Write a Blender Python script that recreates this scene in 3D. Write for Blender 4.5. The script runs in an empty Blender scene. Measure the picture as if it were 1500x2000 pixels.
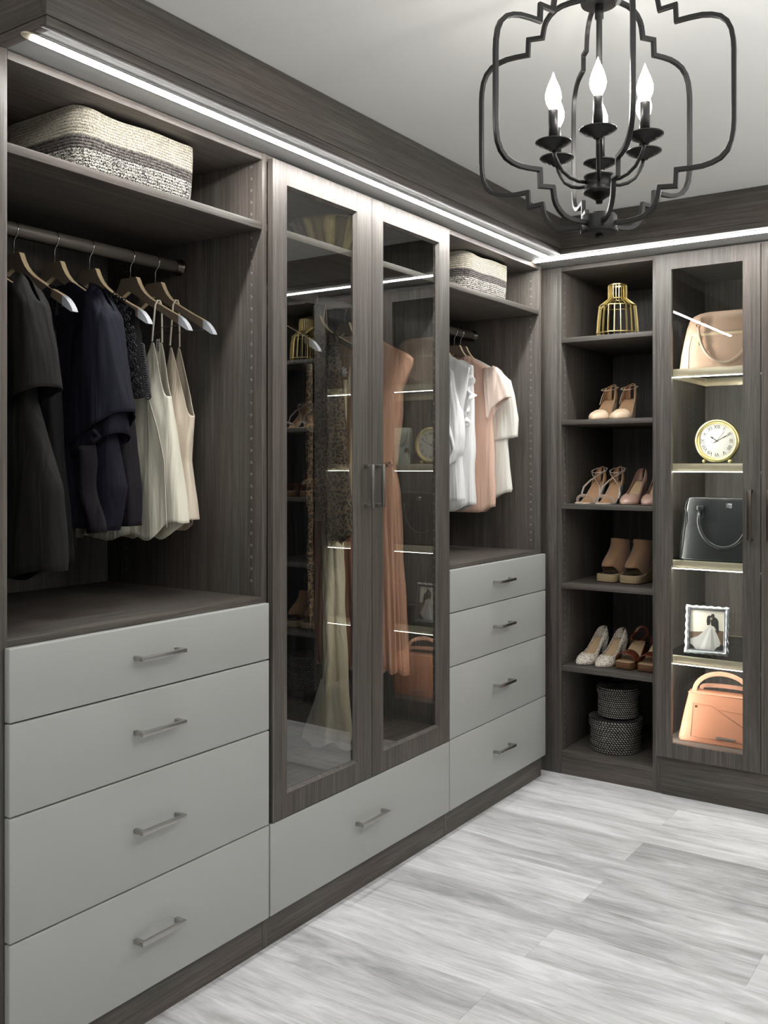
import bpy, bmesh, math, random
from mathutils import Vector, Matrix
random.seed(7)
S = bpy.context.scene
C = S.collection
PI = math.pi
# ------------------------------------------------------------------ camera
F, YH, H = 1855.0, 911.0, 1.30
ANG = math.atan(1272 / F)
cs, cc = math.sin(ANG), math.cos(ANG)
cam_d = bpy.data.cameras.new('camera')
cam = bpy.data.objects.new('camera', cam_d)
C.objects.link(cam)
cam.location = (0, 0, H)
cam.rotation_euler = (PI / 2, 0, ANG)
cam_d.sensor_width = 36
cam_d.lens = F * 36 / 2000
cam_d.shift_y = -(1000 - YH) / 2000
cam_d.clip_start = 0.02
S.camera = cam
# ------------------------------------------------------------------ world, lights, exposure
w = bpy.data.worlds.new('world')
S.world = w
w.use_nodes = True
w.node_tree.nodes['Background'].inputs[0].default_value = (0.8, 0.85, 0.9, 1)
w.node_tree.nodes['Background'].inputs[1].default_value = 0.15
LED_E = 78.0
BULB_E = 50.0


def area(name, loc, rot, sx, sy, power, col=(1, 1, 1)):
    d = bpy.data.lights.new(name, 'AREA')
    d.shape = 'RECTANGLE'
    d.size, d.size_y, d.energy, d.color = sx, sy, power, col
    o = bpy.data.objects.new(name, d)
    o.location, o.rotation_euler = loc, rot
    C.objects.link(o)
    return o


area('added_overhead_fill', (-0.75, 0.35, 2.27), (0, 0, 0), 1.3, 0.9, 2.5)  # added fill near the ceiling, out of view, not a known fixture
area('added_upward_fill', (-0.60, -0.45, 1.85), (PI, 0, 0), 1.5, 1.2, 15)  # added upward fill behind the camera to brighten the ceiling
area('added_right_side_fill', (0.31, 1.75, 1.92), (PI, 0, 0), 0.22, 3.3, 30)  # added upward fill along the unseen right wall, evens out the ceiling
area('added_front_fill', (-0.75, -1.2, 1.25), (PI / 2, 0, 0), 1.9, 1.9, 1.5, (0.96, 0.98, 1))  # added weak fill from the front; the shell has no doorway
S.view_settings.view_transform = 'Standard'
S.view_settings.look = 'None'
S.view_settings.exposure = 0.14
S.view_settings.gamma = 1.0
S.view_settings.use_curve_mapping = False

# ------------------------------------------------------------------ helpers
k = 0.9826                      # everything on the left wall was measured at 1/k of its size about the camera


def kz(z):
    return H + (z - H) * k


def K(p):
    return (p[0] * k, p[1] * k, kz(p[2]))


def lin(r, g, b):
    f = lambda c: (c / 255 / 12.92) if c <= 10 else ((c / 255 + 0.055) / 1.055) ** 2.4
    return (f(r), f(g), f(b), 1)


def lerp(a, b, t):
    return a + (b - a) * t


def tab(T):
    def f(x):
        if x <= T[0][0]:
            return T[0][1]
        for (x0, y0), (x1, y1) in zip(T, T[1:]):
            if x <= x1:
                t = (x - x0) / (x1 - x0)
                return lerp(y0, y1, t)
        return T[-1][1]
    return f


def smooth(a, b, x):
    t = min(1, max(0, (x - a) / (b - a)))
    return t * t * (3 - 2 * t)


class MB:
    def __init__(self, kk=False):
        self.v, self.f, self.m, self.kk = [], [], [], kk

    def add(self, vs, fs, mi=0):
        n = len(self.v)
        self.v += [tuple(v) for v in vs]
        self.f += [tuple(i + n for i in f) for f in fs]
        self.m += [mi] * len(fs)
        return self

    def box(self, x0, x1, y0, y1, z0, z1, mi=0):
        x0, x1 = sorted((x0, x1)); y0, y1 = sorted((y0, y1)); z0, z1 = sorted((z0, z1))
        vs = [(x, y, z) for x in (x0, x1) for y in (y0, y1) for z in (z0, z1)]
        return self.add(vs, [(0, 1, 3, 2), (4, 6, 7, 5), (0, 4, 5, 1), (2, 3, 7, 6), (0, 2, 6, 4), (1, 5, 7, 3)], mi)

    def tube(self, pts, r, n=8, closed=False, mi=0, cap=True, flat=None, up=None, miter=False):
        """sweep; r number or list; flat=(w,t) gives a ribbon of rectangular section"""
        P = [Vector(p) for p in pts]
        N = len(P)
        rings = []
        prev = None
        for i in range(N):
            if closed:
                d = (P[(i + 1) % N] - P[i - 1])
            else:
                d = P[min(i + 1, N - 1)] - P[max(i - 1, 0)]
            d.normalize()
            ms = 1.0
            if miter and 0 < i < N - 1:
                d0, d1 = (P[i] - P[i - 1]).normalized(), (P[i + 1] - P[i]).normalized()
                d = (d0 + d1).normalized()
                ms = 1 / max(0.5, d.dot(d1))
            if up is not None:
                a = d.cross(Vector(up))
                if a.length < 1e-4:
                    a = d.cross(Vector((1, 0.01, 0)))
            elif prev is None:
                a = d.cross(Vector((0, 0, 1)))
                if a.length < 0.1:
                    a = d.cross(Vector((1, 0, 0)))
            else:
                a = prev - d * prev.dot(d)
            a.normalize()
            prev = a
            b = a.cross(d)
            if flat:
                wd, tk = flat
                rings.append([P[i] + a * sx * wd / 2 * ms + b * sy * tk / 2 for sx, sy in ((1, 1), (-1, 1), (-1, -1), (1, -1))])
            else:
                rr = r[i] if isinstance(r, (list, tuple)) else r
                rings.append([P[i] + (a * math.cos(2 * PI * j / n) + b * math.sin(2 * PI * j / n)) * rr for j in range(n)])
        m = 4 if flat else n
        vs = [v for ring in rings for v in ring]
        fs = []
        for i in range(N if closed else N - 1):
            i2 = (i + 1) % N
            for j in range(m):
                fs.append((i * m + j, i * m + (j + 1) % m, i2 * m + (j + 1) % m, i2 * m + j))
        if not closed and cap:
            fs.append(tuple(range(m - 1, -1, -1)))
            fs.append(tuple((N - 1) * m + j for j in range(m)))
        return self.add(vs, fs, mi)

    def cyl(self, a, b, r, n=16, mi=0):
        return self.tube([a, b], r, n, mi=mi)

    def lathe(self, prof, c=(0, 0, 0), n=24, mi=0, axis='z', capb=True, capt=True):
        vs, fs = [], []
        for (r, z) in prof:
            for j in range(n):
                a = 2 * PI * j / n
                x, y = r * math.cos(a), r * math.sin(a)
                p = (x, y, z) if axis == 'z' else ((x, z, y) if axis == 'y' else (z, x, y))
                vs.append((p[0] + c[0], p[1] + c[1], p[2] + c[2]))
        for i in range(len(prof) - 1):
            for j in range(n):
                fs.append((i * n + j, i * n + (j + 1) % n, (i + 1) * n + (j + 1) % n, (i + 1) * n + j))
        if capb and prof[0][0] > 1e-5:
            fs.append(tuple(range(n - 1, -1, -1)))
        if capt and prof[-1][0] > 1e-5:
            fs.append(tuple((len(prof) - 1) * n + j for j in range(n)))
        return self.add(vs, fs, mi)

    def grid(self, fn, nu, nv, closeu=False, mi=0):
        vs = [fn(i / nu, j / nv) for j in range(nv + 1) for i in range(nu if closeu else nu + 1)]
        m = nu if closeu else nu + 1
        fs = []
        for j in range(nv):
            for i in range(nu):
                i2 = (i + 1) % m if closeu else i + 1
                fs.append((j * m + i, j * m + i2, (j + 1) * m + i2, (j + 1) * m + i))
        return self.add(vs, fs, mi)

    def prism(self, poly, axis, d0, d1, mi=0):
        """poly of 2D points extruded along axis ('x': points are (y,z); 'y': (x,z); 'z': (x,y))"""
        n = len(poly)
        def mk(p, d):
            return (d, p[0], p[1]) if axis == 'x' else ((p[0], d, p[1]) if axis == 'y' else (p[0], p[1], d))
        vs = [mk(p, d0) for p in poly] + [mk(p, d1) for p in poly]
        fs = [(i, (i + 1) % n, n + (i + 1) % n, n + i) for i in range(n)] + [tuple(range(n - 1, -1, -1)), tuple(range(n, 2 * n))]
        return self.add(vs, fs, mi)

    def rings(self, R, mi=0, capb=True, capt=True):
        n = len(R[0])
        vs = [v for r in R for v in r]
        fs = []
        for i in range(len(R) - 1):
            for j in range(n):
                fs.append((i * n + j, i * n + (j + 1) % n, (i + 1) * n + (j + 1) % n, (i + 1) * n + j))
        if capb:
            fs.append(tuple(range(n - 1, -1, -1)))
        if capt:
            fs.append(tuple((len(R) - 1) * n + j for j in range(n)))
        return self.add(vs, fs, mi)

    def build(self, name, mats, parent=None, smooth=False, bevel=0, seg=2, local=False, sub=0, solid=0, off=1, mesh_only=False):
        me = bpy.data.meshes.new(name)
        vs = [K(v) for v in self.v] if self.kk else self.v
        if parent is not None and not local:
            o = parent
            L = Vector((0, 0, 0))
            while o:
                L = L + o.location
                o = o.parent
            vs = [(v[0] - L[0], v[1] - L[1], v[2] - L[2]) for v in vs]
        me.from_pydata([tuple(v) for v in vs], [], self.f)
        if not isinstance(mats, (list, tuple)):
            mats = [mats]
        for m_ in mats:
            me.materials.append(m_)
        me.polygons.foreach_set('material_index', self.m)
        bm = bmesh.new()
        bm.from_mesh(me)
        if smooth:
            bmesh.ops.remove_doubles(bm, verts=bm.verts, dist=2e-5)
        bmesh.ops.recalc_face_normals(bm, faces=bm.faces)
        if bevel:
            es = [e for e in bm.edges if len(e.link_faces) == 2 and e.calc_face_angle(0) > 0.8]
            bmesh.ops.bevel(bm, geom=es, offset=bevel, segments=seg, affect='EDGES', profile=0.5, clamp_overlap=True)
        bm.to_mesh(me)
        bm.free()
        if smooth or bevel:
            me.polygons.foreach_set('use_smooth', [True] * len(me.polygons))
            if not smooth or bevel:
                me.set_sharp_from_angle(angle=0.6)
        ob = bpy.data.objects.new(name, me)
        C.objects.link(ob)
        if parent is not None:
            ob.parent = parent
        if solid:
            md = ob.modifiers.new('solid', 'SOLIDIFY'); md.thickness = solid; md.offset = off
        if sub:
            md = ob.modifiers.new('sub', 'SUBSURF'); md.levels = md.render_levels = sub
        return ob


def thing(name, label, cat, loc=(0, 0, 0), group=None, rz=0):
    o = bpy.data.objects.new(name, None)
    o.empty_display_size = 0.05
    C.objects.link(o)
    o.location = loc
    o.rotation_euler = (0, 0, rz)
    o['label'] = label
    o['category'] = cat
    if group:
        o['group'] = group
    return o


def tag(o, label, cat, group=None):
    o['label'] = label
    o['category'] = cat
    if group:
        o['group'] = group
    return o


def struct(o):
    o['kind'] = 'structure'
    return o


def empty_struct(name, loc=(0, 0, 0)):
    o = bpy.data.objects.new(name, None)
    C.objects.link(o)
    o.location = loc
    o['kind'] = 'structure'
    return o


def dup(root, loc=None, label=None, rz=None, cat=None):
    def cp(o, par):
        c = o.copy()
        C.objects.link(c)
        c.parent = par
        for ch in o.children:
            cp(ch, c)
        return c
    r = cp(root, None)
    if loc:
        r.location = loc
    if rz is not None:
        r.rotation_euler = (0, 0, rz)
    if label:
        r['label'] = label
    return r


# ------------------------------------------------------------------ materials
def newmat(name):
    m = bpy.data.materials.new(name)
    m.use_nodes = True
    nt = m.node_tree
    b = nt.nodes['Principled BSDF']
    return m, nt, b


def nd(nt, t, **kw):
    n = nt.nodes.new(t)
    for a, v in kw.items():
        setattr(n, a, v)
    return n


def P(name, col, rough=0.5, metal=0.0, spec=0.5, bump=0.0, bscale=200, coat=0, sheen=0, var=0.0, vscale=8, sss=0):
    m, nt, b = newmat(name)
    b.inputs['Base Color'].default_value = col
    b.inputs['Roughness'].default_value = rough
    b.inputs['Metallic'].default_value = metal
    b.inputs['Specular IOR Level'].default_value = spec
    b.inputs['Coat Weight'].default_value = coat
    b.inputs['Sheen Weight'].default_value = sheen
    tc = nd(nt, 'ShaderNodeTexCoord')
    if var:
        n = nd(nt, 'ShaderNodeTexNoise'); n.inputs['Scale'].default_value = vscale; n.inputs['Detail'].default_value = 4
        nt.links.new(tc.outputs['Object'], n.inputs['Vector'])
        mx = nd(nt, 'ShaderNodeMix', data_type='RGBA')
        mx.inputs[6].default_value = tuple(c * (1 - var) for c in col[:3]) + (1,)
        mx.inputs[7].default_value = tuple(min(1, c * (1 + var)) for c in col[:3]) + (1,)
        nt.links.new(n.outputs['Fac'], mx.inputs[0])
        nt.links.new(mx.outputs[2], b.inputs['Base Color'])
    if bump:
        n = nd(nt, 'ShaderNodeTexNoise'); n.inputs['Scale'].default_value = bscale; n.inputs['Detail'].default_value = 3
        nt.links.new(tc.outputs['Object'], n.inputs['Vector'])
        bp = nd(nt, 'ShaderNodeBump'); bp.inputs['Strength'].default_value = bump; bp.inputs['Distance'].default_value = 0.002
        nt.links.new(n.outputs['Fac'], bp.inputs['Height'])
        nt.links.new(bp.outputs[0], b.inputs['Normal'])
    return m


def wood(name, axis, dark=(0.033, 0.0285, 0.0250), mid=(0.079, 0.0715, 0.0645), light=(0.167, 0.153, 0.141)):
    m, nt, b = newmat(name)
    tc = nd(nt, 'ShaderNodeTexCoord')
    oi = nd(nt, 'ShaderNodeObjectInfo')
    vm = nd(nt, 'ShaderNodeVectorMath', operation='SCALE'); vm.inputs[0].default_value = (13, 29, 17)
    nt.links.new(oi.outputs['Random'], vm.inputs['Scale'])
    ad = nd(nt, 'ShaderNodeVectorMath', operation='ADD')
    nt.links.new(tc.outputs['Object'], ad.inputs[0]); nt.links.new(vm.outputs[0], ad.inputs[1])

    def noise(sa, sx, det, dist=0.0, rough=0.6):
        mp = nd(nt, 'ShaderNodeMapping')
        sc = [sx, sx, sx]; sc['xyz'.index(axis)] = sa
        mp.inputs['Scale'].default_value = sc
        nt.links.new(ad.outputs[0], mp.inputs['Vector'])
        n = nd(nt, 'ShaderNodeTexNoise'); n.inputs['Scale'].default_value = 1.0
        n.inputs['Detail'].default_value = det; n.inputs['Distortion'].default_value = dist
        n.inputs['Roughness'].default_value = rough
        nt.links.new(mp.outputs[0], n.inputs['Vector'])
        return n
    n1 = noise(3.6, 190, 6, 0.5, 0.7)
    n2 = noise(1.1, 24, 4, 1.4)
    n3 = noise(14, 420, 2)
    a = nd(nt, 'ShaderNodeMath', operation='MULTIPLY_ADD'); a.inputs[1].default_value = 0.55
    nt.links.new(n1.outputs['Fac'], a.inputs[0])
    t = nd(nt, 'ShaderNodeMath', operation='MULTIPLY'); t.inputs[1].default_value = 0.33
    nt.links.new(n2.outputs['Fac'], t.inputs[0]); nt.links.new(t.outputs[0], a.inputs[2])
    a2 = nd(nt, 'ShaderNodeMath', operation='MULTIPLY_ADD'); a2.inputs[1].default_value = 0.16
    nt.links.new(n3.outputs['Fac'], a2.inputs[0]); nt.links.new(a.outputs[0], a2.inputs[2])
    cr = nd(nt, 'ShaderNodeValToRGB')
    e = cr.color_ramp.elements
    e[0].position = 0.33; e[0].color = dark + (1,)
    e[1].position = 0.73; e[1].color = light + (1,)
    q = e.new(0.51); q.color = mid + (1,)
    nt.links.new(a2.outputs[0], cr.inputs[0])
    # faint warm / cool drift across the board
    hs = nd(nt, 'ShaderNodeMix', data_type='RGBA', blend_type='MULTIPLY'); hs.inputs[0].default_value = 1.0
    cr2 = nd(nt, 'ShaderNodeValToRGB')
    cr2.color_ramp.elements[0].position = 0.35; cr2.color_ramp.elements[0].color = (0.98, 1.0, 0.965, 1)
    cr2.color_ramp.elements[1].position = 0.65; cr2.color_ramp.elements[1].color = (1.10, 0.99, 0.96, 1)
    n4 = noise(1.3, 7, 2)
    nt.links.new(n4.outputs['Fac'], cr2.inputs[0])
    nt.links.new(cr.outputs[0], hs.inputs[6]); nt.links.new(cr2.outputs[0], hs.inputs[7])
    nt.links.new(hs.outputs[2], b.inputs['Base Color'])
    b.inputs['Roughness'].default_value = 0.5
    b.inputs['Specular IOR Level'].default_value = 0.4
    bp = nd(nt, 'ShaderNodeBump'); bp.inputs['Strength'].default_value = 0.35; bp.inputs['Distance'].default_value = 0.0008
    nt.links.new(n1.outputs['Fac'], bp.inputs['Height']); nt.links.new(bp.outputs[0], b.inputs['Normal'])
    return m


WZ, WY, WX = wood('wood_vertical_grain', 'z'), wood('wood_grain_along_wall', 'y'), wood('wood_grain_across', 'x')
paint = P('drawer_paint', lin(167, 168, 165), 0.42, bump=0.02, bscale=600)
nickel = P('brushed_nickel', lin(178, 176, 172), 0.3, 1.0)
darkn = P('dark_bronze_metal', lin(96, 88, 82), 0.32, 1.0)
chrome = P('chrome', lin(215, 215, 215), 0.12, 1.0)
rodm = P('dark_rod', lin(112, 105, 98), 0.45, 0.3)
blackm = P('black_iron', lin(30, 29, 28), 0.38, 0.3)
gold = P('gold', lin(226, 208, 150), 0.32, 1.0)
champ = P('champagne_metal', lin(214, 204, 180), 0.35, 0.65)
ceilm = P('ceiling_paint', lin(236, 236, 233), 0.9, bump=0.02)
wallm = P('wall_paint', lin(190, 190, 188), 0.9)
holed = P('hole_dark', (0.01, 0.01, 0.01, 1), 0.9)
holel = P('hole_rim', lin(205, 202, 196), 0.4)


def emis(name, col, e):
    m = bpy.data.materials.new(name)
    m.use_nodes = True
    nt = m.node_tree
    nt.nodes.clear()
    o = nd(nt, 'ShaderNodeOutputMaterial'); em = nd(nt, 'ShaderNodeEmission')
    em.inputs[0].default_value = col; em.inputs[1].default_value = e
    nt.links.new(em.outputs[0], o.inputs[0])
    return m


ledm = emis('led_diffuser', (1.0, 0.995, 0.98, 1), LED_E)
shelfled = emis('shelf_led', (1.0, 0.98, 0.90, 1), 24.0)
bulbm = emis('bulb_glass', (1.0, 0.955, 0.90, 1), BULB_E)


def glass(name, tint, ior, coat=None):
    m = bpy.data.materials.new(name)
    m.use_nodes = True
    nt = m.node_tree
    nt.nodes.clear()
    o = nd(nt, 'ShaderNodeOutputMaterial'); mx = nd(nt, 'ShaderNodeMixShader')
    fr = nd(nt, 'ShaderNodeFresnel'); fr.inputs['IOR'].default_value = ior
    tr = nd(nt, 'ShaderNodeBsdfTransparent'); tr.inputs[0].default_value = tint
    gl = nd(nt, 'ShaderNodeBsdfGlossy'); gl.inputs['Roughness'].default_value = 0.0
    gl.inputs[0].default_value = (1, 1, 1, 1)
    if coat is None:
        nt.links.new(fr.outputs[0], mx.inputs[0])
    else:
        mx.inputs[0].default_value = coat
    nt.links.new(tr.outputs[0], mx.inputs[1]); nt.links.new(gl.outputs[0], mx.inputs[2])
    nt.links.new(mx.outputs[0], o.inputs[0])
    return m


tinted = glass('tinted_glass', (0.92, 0.93, 0.91, 1), 1.5, 0.16)
clearg = glass('clear_glass', (0.93, 0.95, 0.94, 1), 1.45)
shelfg = glass('shelf_glass', (0.86, 0.92, 0.89, 1), 1.6)


def plank_mat():
    m, nt, b = newmat('whitewashed_plank')
    tc = nd(nt, 'ShaderNodeTexCoord'); oi = nd(nt, 'ShaderNodeObjectInfo')
    vm = nd(nt, 'ShaderNodeVectorMath', operation='SCALE'); vm.inputs[0].default_value = (31, 47, 5)
    nt.links.new(oi.outputs['Random'], vm.inputs['Scale'])
    ad = nd(nt, 'ShaderNodeVectorMath', operation='ADD')
    nt.links.new(tc.outputs['Object'], ad.inputs[0]); nt.links.new(vm.outputs[0], ad.inputs[1])

    def noise(sc, det, dist, rough=0.55):
        mp = nd(nt, 'ShaderNodeMapping'); mp.inputs['Scale'].default_value = sc
        nt.links.new(ad.outputs[0], mp.inputs['Vector'])
        n = nd(nt, 'ShaderNodeTexNoise'); n.inputs['Scale'].default_value = 1; n.inputs['Detail'].default_value = det
        n.inputs['Distortion'].default_value = dist; n.inputs['Roughness'].default_value = rough
        nt.links.new(mp.outputs[0], n.inputs['Vector'])
        return n
    n1 = noise((2.3, 13, 1), 6, 0.9, 0.66)
    n2 = noise((9, 120, 1), 4, 0.3, 0.65)
    n3 = noise((0.9, 3, 1), 2, 0.5)
    a = nd(nt, 'ShaderNodeMath', operation='MULTIPLY_ADD'); a.inputs[1].default_value = 0.55
    t = nd(nt, 'ShaderNodeMath', operation='MULTIPLY'); t.inputs[1].default_value = 0.22
    nt.links.new(n2.outputs['Fac'], t.inputs[0]); nt.links.new(n1.outputs['Fac'], a.inputs[0]); nt.links.new(t.outputs[0], a.inputs[2])
    a2 = nd(nt, 'ShaderNodeMath', operation='MULTIPLY_ADD'); a2.inputs[1].default_value = 0.30
    nt.links.new(n3.outputs['Fac'], a2.inputs[0]); nt.links.new(a.outputs[0], a2.inputs[2])
    rr = nd(nt, 'ShaderNodeMath', operation='MULTIPLY_ADD'); rr.inputs[1].default_value = 0.06; 
    nt.links.new(oi.outputs['Random'], rr.inputs[0]); nt.links.new(a2.outputs[0], rr.inputs[2])
    cr = nd(nt, 'ShaderNodeValToRGB')
    e = cr.color_ramp.elements
    e[0].position = 0.40; e[0].color = lin(150, 150, 151)
    e[1].position = 0.68; e[1].color = lin(231, 231, 233)
    q = e.new(0.53); q.color = lin(193, 193, 194)
    nt.links.new(rr.outputs[0], cr.inputs[0])
    # knots: sparse darker spots stretched along the plank
    mpk = nd(nt, 'ShaderNodeMapping'); mpk.inputs['Scale'].default_value = (2.2, 6.5, 1)
    nt.links.new(ad.outputs[0], mpk.inputs['Vector'])
    vo = nd(nt, 'ShaderNodeTexVoronoi'); vo.inputs['Scale'].default_value = 1.0
    nt.links.new(mpk.outputs[0], vo.inputs['Vector'])
    kr = nd(nt, 'ShaderNodeMapRange'); kr.inputs[1].default_value = 0.03; kr.inputs[2].default_value = 0.17
    kr.inputs[3].default_value = 1.0; kr.inputs[4].default_value = 0.0
    nt.links.new(vo.outputs['Distance'], kr.inputs[0])
    km = nd(nt, 'ShaderNodeMath', operation='MULTIPLY'); nt.links.new(kr.outputs[0], km.inputs[0]); nt.links.new(n2.outputs['Fac'], km.inputs[1])
    mx = nd(nt, 'ShaderNodeMix', data_type='RGBA'); mx.inputs[7].default_value = lin(120, 118, 114)
    nt.links.new(km.outputs[0], mx.inputs[0]); nt.links.new(cr.outputs[0], mx.inputs[6])
    nt.links.new(mx.outputs[2], b.inputs['Base Color'])
    b.inputs['Roughness'].default_value = 0.55
    b.inputs['Specular IOR Level'].default_value = 0.3
    bp = nd(nt, 'ShaderNodeBump'); bp.inputs['Strength'].default_value = 0.15; bp.inputs['Distance'].default_value = 0.0006
    nt.links.new(n2.outputs['Fac'], bp.inputs['Height']); nt.links.new(bp.outputs[0], b.inputs['Normal'])
    return m


plankm = plank_mat()
subfloor = P('subfloor', lin(70, 70, 68), 0.9)

# ------------------------------------------------------------------ room shell
XL, XR_, YF, YB, ZC = -2.42, 0.46, -1.30, 4.375, 2.290
fl = struct(MB().box(XL, XR_, YF, YB, -0.10, -0.012).build('floor', subfloor))
cache = {}
for row in range(-20, 7):
    y0 = 2.473 + 0.187 * row
    y1 = y0 + 0.187
    off = -1.116 if row % 2 == 1 else -0.597
    xs = [XL + 0.6] + [off + 1.22 * n for n in range(-3, 4) if XL + 0.65 < off + 1.22 * n < XR_ - 0.05] + [XR_]
    for x0, x1 in zip(xs, xs[1:]):
        key = round(x1 - x0, 3)
        if key not in cache:
            L = x1 - x0
            mb = MB().box(0.0002, L - 0.0002, 0.0002, 0.1868, -0.012, 0)
            ob = mb.build('plank', plankm, None, bevel=0.0003, seg=1)
            cache[key] = ob.data
        else:
            ob = bpy.data.objects.new('plank', cache[key]); C.objects.link(ob)
        ob.parent = fl
        ob.location = (x0, y0, 0)
struct(MB().box(XL, XR_, YF, YB, ZC, ZC + 0.05).build('ceiling', ceilm))
struct(MB().box(XL - 0.05, XL, YF, YB, -0.1, ZC).build('wall_left', wallm))
struct(MB().box(XR_, XR_ + 0.05, YF, YB, -0.1, ZC).build('wall_right', wallm))
struct(MB().box(XL, XR_, YB, YB + 0.05, -0.1, ZC).build('wall_back', wallm))
struct(MB().box(XL, XR_, YF - 0.05, YF, -0.1, ZC).build('wall_front', wallm))

# soffit with fascia: left run (trim_1) and back run (trim_2)
ZS = kz(2.16)           # underside of the soffit
FX, FY, SY0 = -1.557, 3.515, 1.131
laminate = P('grey_soffit_laminate', lin(148, 148, 146), .6)
t1 = empty_struct('trim_1', (FX, SY0, ZS))
MB().box(XL + 0.001, FX - 0.02, SY0 + 0.02, YB - 0.001, ZS, ZS + 0.019).build('soffit_board', laminate, t1)
MB().box(FX - 0.018, FX, SY0, FY, ZS + 0.0195, ZC - 0.001).build('fascia_board', WY, t1, bevel=0.0008)
MB().box(FX - 0.02, FX - 0.001, SY0 + 0.001, FY, ZS - 0.0005, ZS + 0.018).build('light_rail', WY, t1, bevel=0.0008)
MB().box(XL + 0.001, FX - 0.018, SY0, SY0 + 0.018, ZS + 0.0195, ZC - 0.001).build('fascia_board', WX, t1, bevel=0.0008)
MB().box(XL + 0.001, FX - 0.02, SY0 + 0.001, SY0 + 0.02, ZS - 0.0005, ZS + 0.018).build('light_rail', WX, t1, bevel=0.0008)
t2 = empty_struct('trim_2', (FX, FY, ZS))
MB().box(FX - 0.019, XR_ - 0.001, FY + 0.02, YB - 0.001, ZS - 0.0002, ZS + 0.0188).build('soffit_board', laminate, t2)
MB().box(FX - 0.018, XR_ - 0.001, FY, FY + 0.018, ZS + 0.0195, ZC - 0.001).build('fascia_board', WX, t2, bevel=0.0008)
MB().box(FX - 0.02, XR_ - 0.001, FY + 0.001, FY + 0.02, ZS - 0.0007, ZS + 0.018).build('light_rail', WX, t2, bevel=0.0008)


def led_run(label, a, b, axis):
    t = thing('led_strip_light', label, 'strip light', (a[0], a[1], ZS), 'light strips under the soffit')
    w2 = 0.0135
    if axis == 'y':
        x, y0, y1 = a[0], a[1], b[1]
        MB().box(x - w2 - .002, x - w2, y0, y1, ZS - .003, ZS - .0003).box(x + w2, x + w2 + .002, y0, y1, ZS - .003, ZS - .0003).build('housing', nickel, t)
        pf = [(x + (w2 - .001) * math.cos(PI + PI * i / 8), ZS - .0006 + .0065 * math.sin(PI + PI * i / 8)) for i in range(9)]
        MB().prism(pf, 'y', y0, y1).build('diffuser', ledm, t)
        pr = [(x + (w2 + .002) * math.cos(PI + PI * i / 10), y0 + 0.026 * math.sin(PI + PI * i / 10) - .0005) for i in range(11)]
        MB().prism(pr, 'z', ZS - .003, ZS - .0003).build('end_cap', champ, t)
    else:
        y, x0, x1 = a[1], a[0], b[0]
        MB().box(x0, x1, y - w2 - .002, y - w2, ZS - .003, ZS - .0008).box(x0, x1, y + w2, y + w2 + .002, ZS - .003, ZS - .0008).build('housing', nickel, t)
        pf = [(y + (w2 - .001) * math.cos(PI + PI * i / 8), ZS - .0010 + .0065 * math.sin(PI + PI * i / 8)) for i in range(9)]
        MB().prism(pf, 'x', x0, x1).build('diffuser', ledm, t)
        pr = [(x0 + 0.02 * math.cos(PI / 2 + PI * i / 10) - .0005, y + (w2 + .002) * math.sin(PI / 2 + PI * i / 10)) for i in range(11)]
        MB().prism(pr, 'z', ZS - .003, ZS - .0008).build('end_cap', champ, t)
    return t


led_run('white light strip under the soffit along the drawers wall', (-1.624, 1.150), (-1.624, 3.515), 'y')
led_run('white light strip under the soffit along the shoe shelf wall', (-1.70, 3.575), (0.40, 3.575), 'x')

# ------------------------------------------------------------------ cabinet builders (left wall uses the k mapping)
XC, XD, XBK = -1.744, -1.725, -2.385


def pegs(parent, kk, cols, z0, z1, pitch, plane, axis, sgn):
    """columns of shelf-pin holes on a panel face: a dark bore with a pale rim"""
    mb = MB(kk)
    for c in cols:
        z = z0
        while z < z1:
            R0, R1 = 0.0034, 0.0025
            def pt(r, a, d):
                u, v_ = r * math.cos(a), r * math.sin(a)
                return (c + u, plane + sgn * d, z + v_) if axis == 'y' else (plane + sgn * d, c + u, z + v_)
            n = 8
            o = [pt(R0, 2 * PI * i / n, .0002) for i in range(n)]
            inn = [pt(R1, 2 * PI * i / n, .0006) for i in range(n)]
            mb.add(o + inn, [(i, (i + 1) % n, n + (i + 1) % n, n + i) for i in range(n)], 1)
            mb.add([pt(R1, 2 * PI * i / n, .0005) for i in range(n)], [tuple(range(n))], 0)
            z += pitch
    ob = mb.build('peg_holes', [holed, holel], parent)
    ob['kind'] = 'stuff'
    return ob


def pull(parent, x, y0, y1, z, kk=True, mat=nickel, vert=None, d=0.033):
    """square bar pull with two posts; x = face plane, sticks out toward +x"""
    mb = MB(kk)
    h = 0.0052
    if vert is None:
        mb.box(x + d - .010, x + d, y0, y1, z - h, z + h)
        mb.box(x, x + d - .010, y0, y0 + .011, z - h, z + h)
        mb.box(x, x + d - .010, y1 - .011, y1, z - h, z + h)
    else:
        z0, z1 = vert
        mb.box(x + d - .010, x + d, y0 - h, y0 + h, z0, z1)
        mb.box(x, x + d - .010, y0 - h, y0 + h, z0, z0 + .011)
        mb.box(x, x + d - .010, y0 - h, y0 + h, z1 - .011, z1)
    return mb.build('handle', mat, parent, bevel=0.0008)


def drawer(parent, y0, y1, z0, z1, hy0, hy1, hz):
    d = MB(True).box(XC + .0005, XD, y0 + .0012, y1 - .0012, z0 + .0016, z1 - .0016).build('drawer', paint, parent, bevel=0.0028, seg=3)
    pull(d, XD, hy0, hy1, hz)
    return d


ROWS = [(0.066, 0.321), (0.321, 0.580), (0.580, 0.773), (0.773, 0.929)]
HZ = [0.198, 0.454, 0.682, 0.855]


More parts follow.
